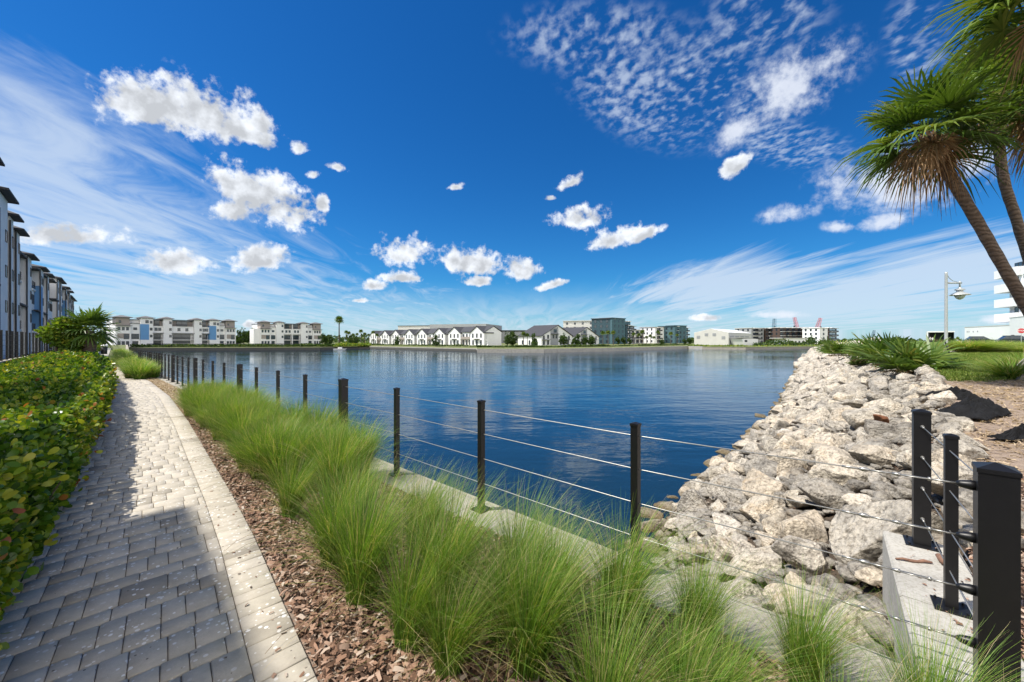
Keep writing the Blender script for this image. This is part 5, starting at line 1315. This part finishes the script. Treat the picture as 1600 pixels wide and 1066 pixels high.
# stop sign
p = at(1595.5, None, z=.75, d=60); o = empty('stop_sign', p, R(-40), 'red octagonal stop sign on a thin post at the right edge', 'sign')
MB().tube([(0, .03, 0), (0, .03, 2.6)], .035, 6).build('post', M['lampgrey'], o)
def octa(r, y0, y1): m = MB(); m.prism([(r * math.cos(R(22.5 + 45 * k)), 2.35 + r * math.sin(R(22.5 + 45 * k))) for k in range(8)], y0, y1); return m
pl_ = octa(.42, -.02, .0).build('plate', M['white_paint'], o); octa(.385, -.026, -.0205).build('red_face', M['red'], pl_)
fc_ = bpy.data.curves.new('lettering', 'FONT'); fc_.body = 'STOP'; fc_.size = .3; fc_.align_x = 'CENTER'; fc_.align_y = 'CENTER'; fc_.extrude = .002; fc_.offset = .006
tmp = bpy.data.objects.new('t', fc_); C.objects.link(tmp); dg = bpy.context.evaluated_depsgraph_get(); tm = bpy.data.meshes.new_from_object(tmp.evaluated_get(dg)); bpy.data.objects.remove(tmp)
tm.materials.clear(); tm.materials.append(M['white_paint']); link('lettering', tm, pl_, (0, -.031, 2.35), (R(90), 0, 0))

# parked cars
def car(px, dd, z, rz, label, L_=4.4):
    o = empty('parked_car', at(px, None, z=z, d=dd), rz, label, 'car', 'cars parked by the white annex'); 
    prof = [(-2.2, .35), (-2.15, .8), (-1.9, .95), (-1.2, 1.0), (1.2, 1.0), (2.05, .85), (2.2, .6), (2.15, .3)]
    bd = MB(); bd.prism(prof, -.88, .88); ob = bd.build('body', M['carpaint'], o); bv = ob.modifiers.new('bevel', 'BEVEL'); bv.width = .07; bv.segments = 2
    cb = MB(); cb.prism([(-1.75, .98), (-1.2, 1.5), (.35, 1.52), (1.15, .98)], -.76, .76); ob = cb.build('cabin', M['glass'], o); bv = ob.modifiers.new('bevel', 'BEVEL'); bv.width = .06; bv.segments = 2
    rf_ = MB(); rf_.box(-1.25, -.7, 1.5, .3, .7, 1.56); rf_.build('roof_panel', M['carpaint'], o)
    for x in (-1.35, 1.35):
        for y in (-.82, .82):
            w_ = MB().tube([(x, y - .1, .33), (x, y + .1, .33)], .33, 18).build('wheel', M['rubber'], o); MB().tube([(x, y - .105, .33), (x, y + .105, .33)], .2, 12).build('rim', M['lampgrey'], w_)
    for y in (-.6, .6): MB().box(2.1, y - .18, .6, 2.21, y + .18, .75).build('headlight', M['white_paint'], o)
car(1531, 74, .85, R(-35), 'dark parked car in front of the low white building')
car(1588, 62, .85, R(-35), 'dark green parked car partly behind the lawn by the stop sign')
# open dark trailer with two people
p = at(1450, None, z=.75, d=100); o = empty('stage_trailer', p, R(-42), 'boxy trailer with open black side and white roof beyond the lawn', 'trailer')
m = MB(); m.box(0, 0, .5, .25, 3, 2.9); m.box(4.3, 0, .5, 4.4, 3, 2.9); m.box(.25, 2.9, .5, 4.3, 3, 2.9); m.cur = 0; m.build('side_wall', M['dark'], o); MB().box(-.1, -.1, 2.903, 4.5, 3.1, 3.2).build('roof', M['white_paint'], o); MB().box(-.2, -.05, .5, -.003, 3, 2.9).build('end_panel', M['white_paint'], o); MB().box(0, -.05, .3, 4.4, 3, .5).build('deck', M['lampgrey'], o)
MB().box(.25, .3, .503, 4.3, 2.9, .55).build('floor_panel', M['dark'], o)
for x in (1, 3.4): MB().tube([(x, .2, .1), (x, .5, .1)], .32, 12).build('wheel', M['rubber'], o)
def person(loc, rz, hgt, label, arm=.25):
    """one continuous skinned body with clothing meshes over it"""
    k = hgt / 1.75
    J = {'pel': (0, 0, .95), 'chest': (0, 0, 1.25), 'neck': (0, .0, 1.47), 'head': (0, -.01, 1.58), 'top': (0, -.01, 1.7)}
    V_ = [(0, 0, .95), (0, 0, 1.2), (0, 0, 1.42), (0, 0, 1.52), (0, -.015, 1.6), (0, -.01, 1.71)]; Rr = [.13, .15, .13, .055, .095, .075]; E = [(0, 1), (1, 2), (2, 3), (3, 4), (4, 5)]
    for sd in (-1, 1):
        b = len(V_); V_ += [(sd * .18, 0, 1.4), (sd * (.22 + arm * .3), -.02, 1.14), (sd * (.22 + arm * .4), -.12, .92), (sd * (.22 + arm * .4), -.16, .84)]; Rr += [.065, .05, .04, .035]; E += [(2, b), (b, b + 1), (b + 1, b + 2), (b + 2, b + 3)]
        b = len(V_); V_ += [(sd * .1, 0, .86), (sd * .11, -.02 * sd, .48), (sd * .12, .03, .09), (sd * .13, -.12, .04)]; Rr += [.1, .065, .045, .04]; E += [(0, b), (b, b + 1), (b + 1, b + 2), (b + 2, b + 3)]
    me = bpy.data.meshes.new('person'); me.from_pydata([tuple(c * k for c in v) for v in V_], E, []); o = bpy.data.objects.new('person', me); C.objects.link(o); sk = me.skin_vertices if me.skin_vertices else None
    md = o.modifiers.new('skin', 'SKIN')
    for i, r in enumerate(Rr): me.skin_vertices[0].data[i].radius = (r * k, r * k * .85)
    me.skin_vertices[0].data[0].use_root = True; ss_ = o.modifiers.new('sub', 'SUBSURF'); ss_.levels = ss_.render_levels = 1
    dg = bpy.context.evaluated_depsgraph_get(); m2 = bpy.data.meshes.new_from_object(o.evaluated_get(dg)); bpy.data.objects.remove(o)
    m2.materials.clear(); [m2.materials.append(M[n_]) for n_ in ('skin', 'shirt', 'trousers', 'hair')]
    for p_ in m2.polygons:
        z = p_.center.z / k; x = abs(p_.center.x / k)
        p_.material_index = 3 if z > 1.64 or (z > 1.56 and p_.center.y > .03) else 0 if z > 1.47 or (x > .25 and z < 1.2 and z > .7) else 1 if z > .93 else 2 if z > .08 else 3
    return tag(link('person', m2, None, loc, (0, 0, rz)), label, 'person')
person(at(1453.5, None, z=.85, d=92), .3, 1.7, 'person in a white shirt standing at the left end of the dark trailer'); person(at(1457.5, None, z=.85, d=92), -.4, 1.65, 'second person in white, just right of the first by the trailer')

# ------------------------------------------------------------------ far shore
shore = [(100, 143), (180, 143), (370, 153), (500, 160), (522, 166), (560, 182), (578, 184), (745, 136), (745.5, 123), (850, 123), (960, 141), (1075, 184), (1098, 172), (1165, 165), (1280, 186), (1330, 190)]
SP = [at(px, None, z=0, d=dd) for px, dd in shore]; SP[0] = AB(3.3, -190); SP[1] = AB(4.2, -206)
def radial(name, k0, z0, k1, z1, mat, i0=0, i1=None):
    m = MB(); pts_ = SP[i0:i1]
    for a, c in zip(pts_[:-1], pts_[1:]): m.poly([Vector((a.x * k0, a.y * k0, z0)), Vector((c.x * k0, c.y * k0, z0)), Vector((c.x * k1, c.y * k1, z1)), Vector((a.x * k1, a.y * k1, z1))])
    return struct(name, m.mesh(name, mat))
radial('far_shore', 1.0, -1.2, 1.10, -.62, M['farlawn']); radial('far_shore', 1.10, -.62, 1.5, -.6, M['farlawn']); radial('far_shore', 1.5, -.6, 30, -.6, M['farlawn'])
def sea(name, i0, i1, ztop, mat, label, th=.5):
    m = MB()
    for a, c in zip(SP[i0:i1 - 1], SP[i0 + 1:i1]):
        d_ = (c - a).normalized(); n_ = Vector((-d_.y, d_.x, 0)); 
        if n_.y > 0: n_ = -n_
        q_ = [a + n_ * .15, c + n_ * .15, c - n_ * th, a - n_ * th]
        m.add([v + Vector((0, 0, -4.5)) for v in q_] + [v + Vector((0, 0, ztop)) for v in q_], [(4, 5, 6, 7), (0, 1, 5, 4), (1, 2, 6, 5), (2, 3, 7, 6), (3, 0, 4, 7)])
    return tag(m.build(name, M[mat]), label, 'seawall')
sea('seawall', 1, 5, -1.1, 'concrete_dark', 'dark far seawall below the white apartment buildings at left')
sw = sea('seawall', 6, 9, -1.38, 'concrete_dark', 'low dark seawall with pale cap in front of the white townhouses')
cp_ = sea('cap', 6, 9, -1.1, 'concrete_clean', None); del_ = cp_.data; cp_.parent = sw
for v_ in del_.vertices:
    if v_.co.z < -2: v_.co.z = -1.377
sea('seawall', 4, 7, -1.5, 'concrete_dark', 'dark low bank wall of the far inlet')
sea('seawall', 9, 10, -.95, 'concrete_clean', 'brightest stretch of pale seawall ending at the promenade corner') if False else None
sea('seawall', 8, 13, -.95, 'concrete_clean', 'pale seawall turning the promenade corner towards the teal buildings')
sea('seawall', 12, 16, -1.3, 'concrete', 'low quay wall in front of the warehouse')
# dark fence and low planting along the far left shore
tr = random.Random(3)
def along(i0, t, k=1.0):
    a, c = SP[i0], SP[i0 + 1]; p = a.lerp(c, t); return Vector((p.x * k, p.y * k, 0))
ff_ = empty('waterfront_fence', along(2, 0), 0, 'dark fence in front of the far white apartment buildings', 'fence'); m = MB(); po = MB()
Lp = [along(1, t, 1.055) for t in np.linspace(0, .999, 30)] + [along(2, t, 1.055) for t in np.linspace(0, 1, 22)] 
for a, c in zip(Lp[:-1], Lp[1:]):
    for z_ in (-.5, -.2, .1, .35): m.tube([a + Vector((0, 0, z_)) - ff_.location, c + Vector((0, 0, z_)) - ff_.location], .04, 4)
    for k in range(4): q_ = a.lerp(c, k / 4) - ff_.location; po.box(q_.x - .06, q_.y - .06, -1, q_.x + .06, q_.y + .06, .42)
m.build('rail', M['black'], ff_); po.build('post', M['black'], ff_)
def planting(name, segs, n, h, size, mat, label, k0=1.03, k1=1.06):
    P_, U_ = [], []
    for _ in range(n):
        i, t = tr.choice(segs); q_ = along(i, tr.random() if t is None else tr.uniform(*t), tr.uniform(k0, k1)); lump = .6 + .4 * math.sin(q_.x * .35) * math.sin(q_.y * .23 + 1); P_.append((q_.x, q_.y, -.95 + h * lump * tr.random()))
    P_ = np.array(P_); n = len(P_); U = unit(np.stack([RNG.normal(0, .7, n), RNG.normal(0, .7, n), np.ones(n) * .7], 1)); nn = unit(np.cross(U, RNG.normal(size=(n, 3)))); L_ = RNG.uniform(.6, 1.3, n) * size
    V_, F_ = leaf_quads(P_, nn, U, L_, L_ * .6); return tag(link(name, mesh_np(name, V_, F_, M[mat], np.repeat(RNG.random(n), 2))), label, None, None, 'stuff')
planting('undergrowth', [(1, None), (2, None), (3, None)], 5200, .9, .7, 'treeleaf', 'low dark planting along the far left shore')
planting('undergrowth', [(4, None), (5, None)], 1500, 1.2, .8, 'brightleaf', 'reeds and low green on the inlet shore', 1.0, 1.05)
planting('undergrowth', [(6, None), (8, None), (9, None), (10, None)], 5200, 1.0, .55, 'treeleaf', 'low hedge in front of the townhouses', 1.085, 1.1)
planting('undergrowth', [(11, None), (12, None), (13, None), (14, (0, .35))], 900, .5, .6, 'brightleaf', 'weeds along the warehouse quay', 1.0, 1.02)
planting('undergrowth', [(13, (.1, .95)), (14, (0, .35))], 1500, 3.2, .9, 'treeleaf', 'bushes right of the warehouse', 1.06, 1.09)
# distant tree line
P_ = []
for _ in range(9000):
    an = tr.uniform(-62, 62); dd = tr.uniform(360, 430); x = math.tan(R(an)) * dd; lump = 3.5 + 2.8 * (vnoise(np.array([[an * .55, 0, 0]]), 5)[0]) + 1.4 * vnoise(np.array([[an * 2.3, 3, 0]]), 6)[0]; P_.append((x, dd, -.6 + lump * tr.random() ** .7))
P_ = np.array(P_); n = len(P_); U = unit(RNG.normal(size=(n, 3)) + np.array([0, 0, .4])); nn = unit(np.cross(U, RNG.normal(size=(n, 3)))); L_ = RNG.uniform(1.5, 3.5, n); V_, F_ = leaf_quads(P_, nn, U, L_, L_ * .7)
tag(link('distant_treeline', mesh_np('distant_treeline', V_, F_, M['treeleaf'], np.repeat(RNG.random(n), 2))), 'low far line of trees along the horizon', None, None, 'stuff')
# trees that can be told apart
TP = [tree_proto(5.5, 2.0, 30 + i, 800, 'treeleaf', .5, conical=i == 2, low=.2) for i in range(4)]; PPm = [small_palm(i, h=4.6 + i * .6) for i in range(3)]
def T(px, dd, z, k, label, pal=False, i=None, kz=1, group='trees on the far shore'):
    pr = (PPm if pal else TP); tree(pr[(i if i is not None else tr.randrange(len(pr))) % len(pr)], at(px, None, z=z, d=dd), k, label, 'palm tree' if pal else 'tree', group, 'palm_tree' if pal else 'tree', kz)
for px, k in ((373, 1.3), (381, 1.5), (389, 1.2), (397, 1.5)): T(px, 200, -.6, k, 'rounded green tree between the two white apartment buildings')
for px, k in ((162, 1.2), (170, 1.5), (177, 1.3)): T(px, 190, -.6, k, 'tree left of the long white apartment building')
T(530, 190, -.6, 2.0, 'single tall slender palm standing above the inlet', True, 1, 1.15)
for px in (504, 510, 516, 548, 556): T(px, 200, -.6, tr.uniform(.7, 1.2), 'low tree on the inlet shore right of the apartment buildings')
for px in (541, 545, 552, 558, 564, 570, 576, 583, 589): T(px, 235, -.6, tr.uniform(1.0, 1.35), 'small palm in the row left of the townhouses', True)
T(621, 186, -.9, .8, 'small dark tree in front of the first townhouse blocks'); T(681, 160, -.9, .85, 'small round tree in front of the middle townhouses')
T(793, 165, -.8, 1.05, 'left one of two dark trees beside the grey end wall', i=0); T(801, 168, -.8, 1.15, 'right one of two dark trees beside the grey end wall', i=1)
T(834, 158, -.9, .95, 'dark conical tree in front of the white townhouse end wall', i=2)
for px, k in ((818, 1.1), (824, 1.0)): T(px, 164, -.8, k, 'thin palm in front of the bright townhouse side wall', True)
for px, k in ((881, 1.0), (903, .95), (913, .85), (924, .9), (895, .6)): T(px, 166, -.9, k, 'bushy tree in front of the black gabled townhouses')
for px in (942, 950, 958, 990, 998, 1004, 1010, 1016, 1022, 1028, 1048, 1058): T(px, 175 + (px - 940) * .35, -.9, tr.uniform(.8, 1.2), 'young palm on the promenade in front of the teal buildings', True)
for px in (966, 975, 984, 1035, 1070, 1078): T(px, 205, -.9, tr.uniform(.6, .9), 'small dark tree at the foot of the teal buildings')
T(1268, 205, -1, .95, 'small tree in front of the long low white pavilion')
# ring sculpture
p = at(756, 543, z=-1.0); p = at(755, None, z=-1.0, d=140); m = MB(); m.tube([(1.7 * math.cos(R(a_)), 0, 1.5 + 1.7 * math.sin(R(a_))) for a_ in range(-150, 65, 12)], [.12 + .12 * math.sin(math.pi * i / 17) for i in range(18)], 8)
tag(m.build('sculpture', M['white_paint'], smooth=True, loc=p, rot=(0, 0, R(20))), 'curved white hoop sculpture on the lawn by the seawall', 'sculpture')
# low white boat by the inlet
p = at(531, None, z=WATER, d=160); o = empty('small_boat', p, R(5), 'small white boat moored by the far inlet', 'boat'); m = MB(); m.add([(-2.4, -.8, .5), (1.6, -.8, .55), (2.8, 0, .7), (1.6, .8, .55), (-2.4, .8, .5), (-2.2, -.5, -.2), (1.4, -.5, -.2), (2.0, 0, -.1), (1.4, .5, -.2), (-2.2, .5, -.2)], [(0, 1, 2, 3, 4), (0, 5, 6, 1), (1, 6, 7, 2), (2, 7, 8, 3), (3, 8, 9, 4), (4, 9, 5, 0)]); m.build('hull', M['white_paint'], o); MB().box(-.6, -.5, .553, .8, .5, 1.1).build('console', M['white_paint'], o)
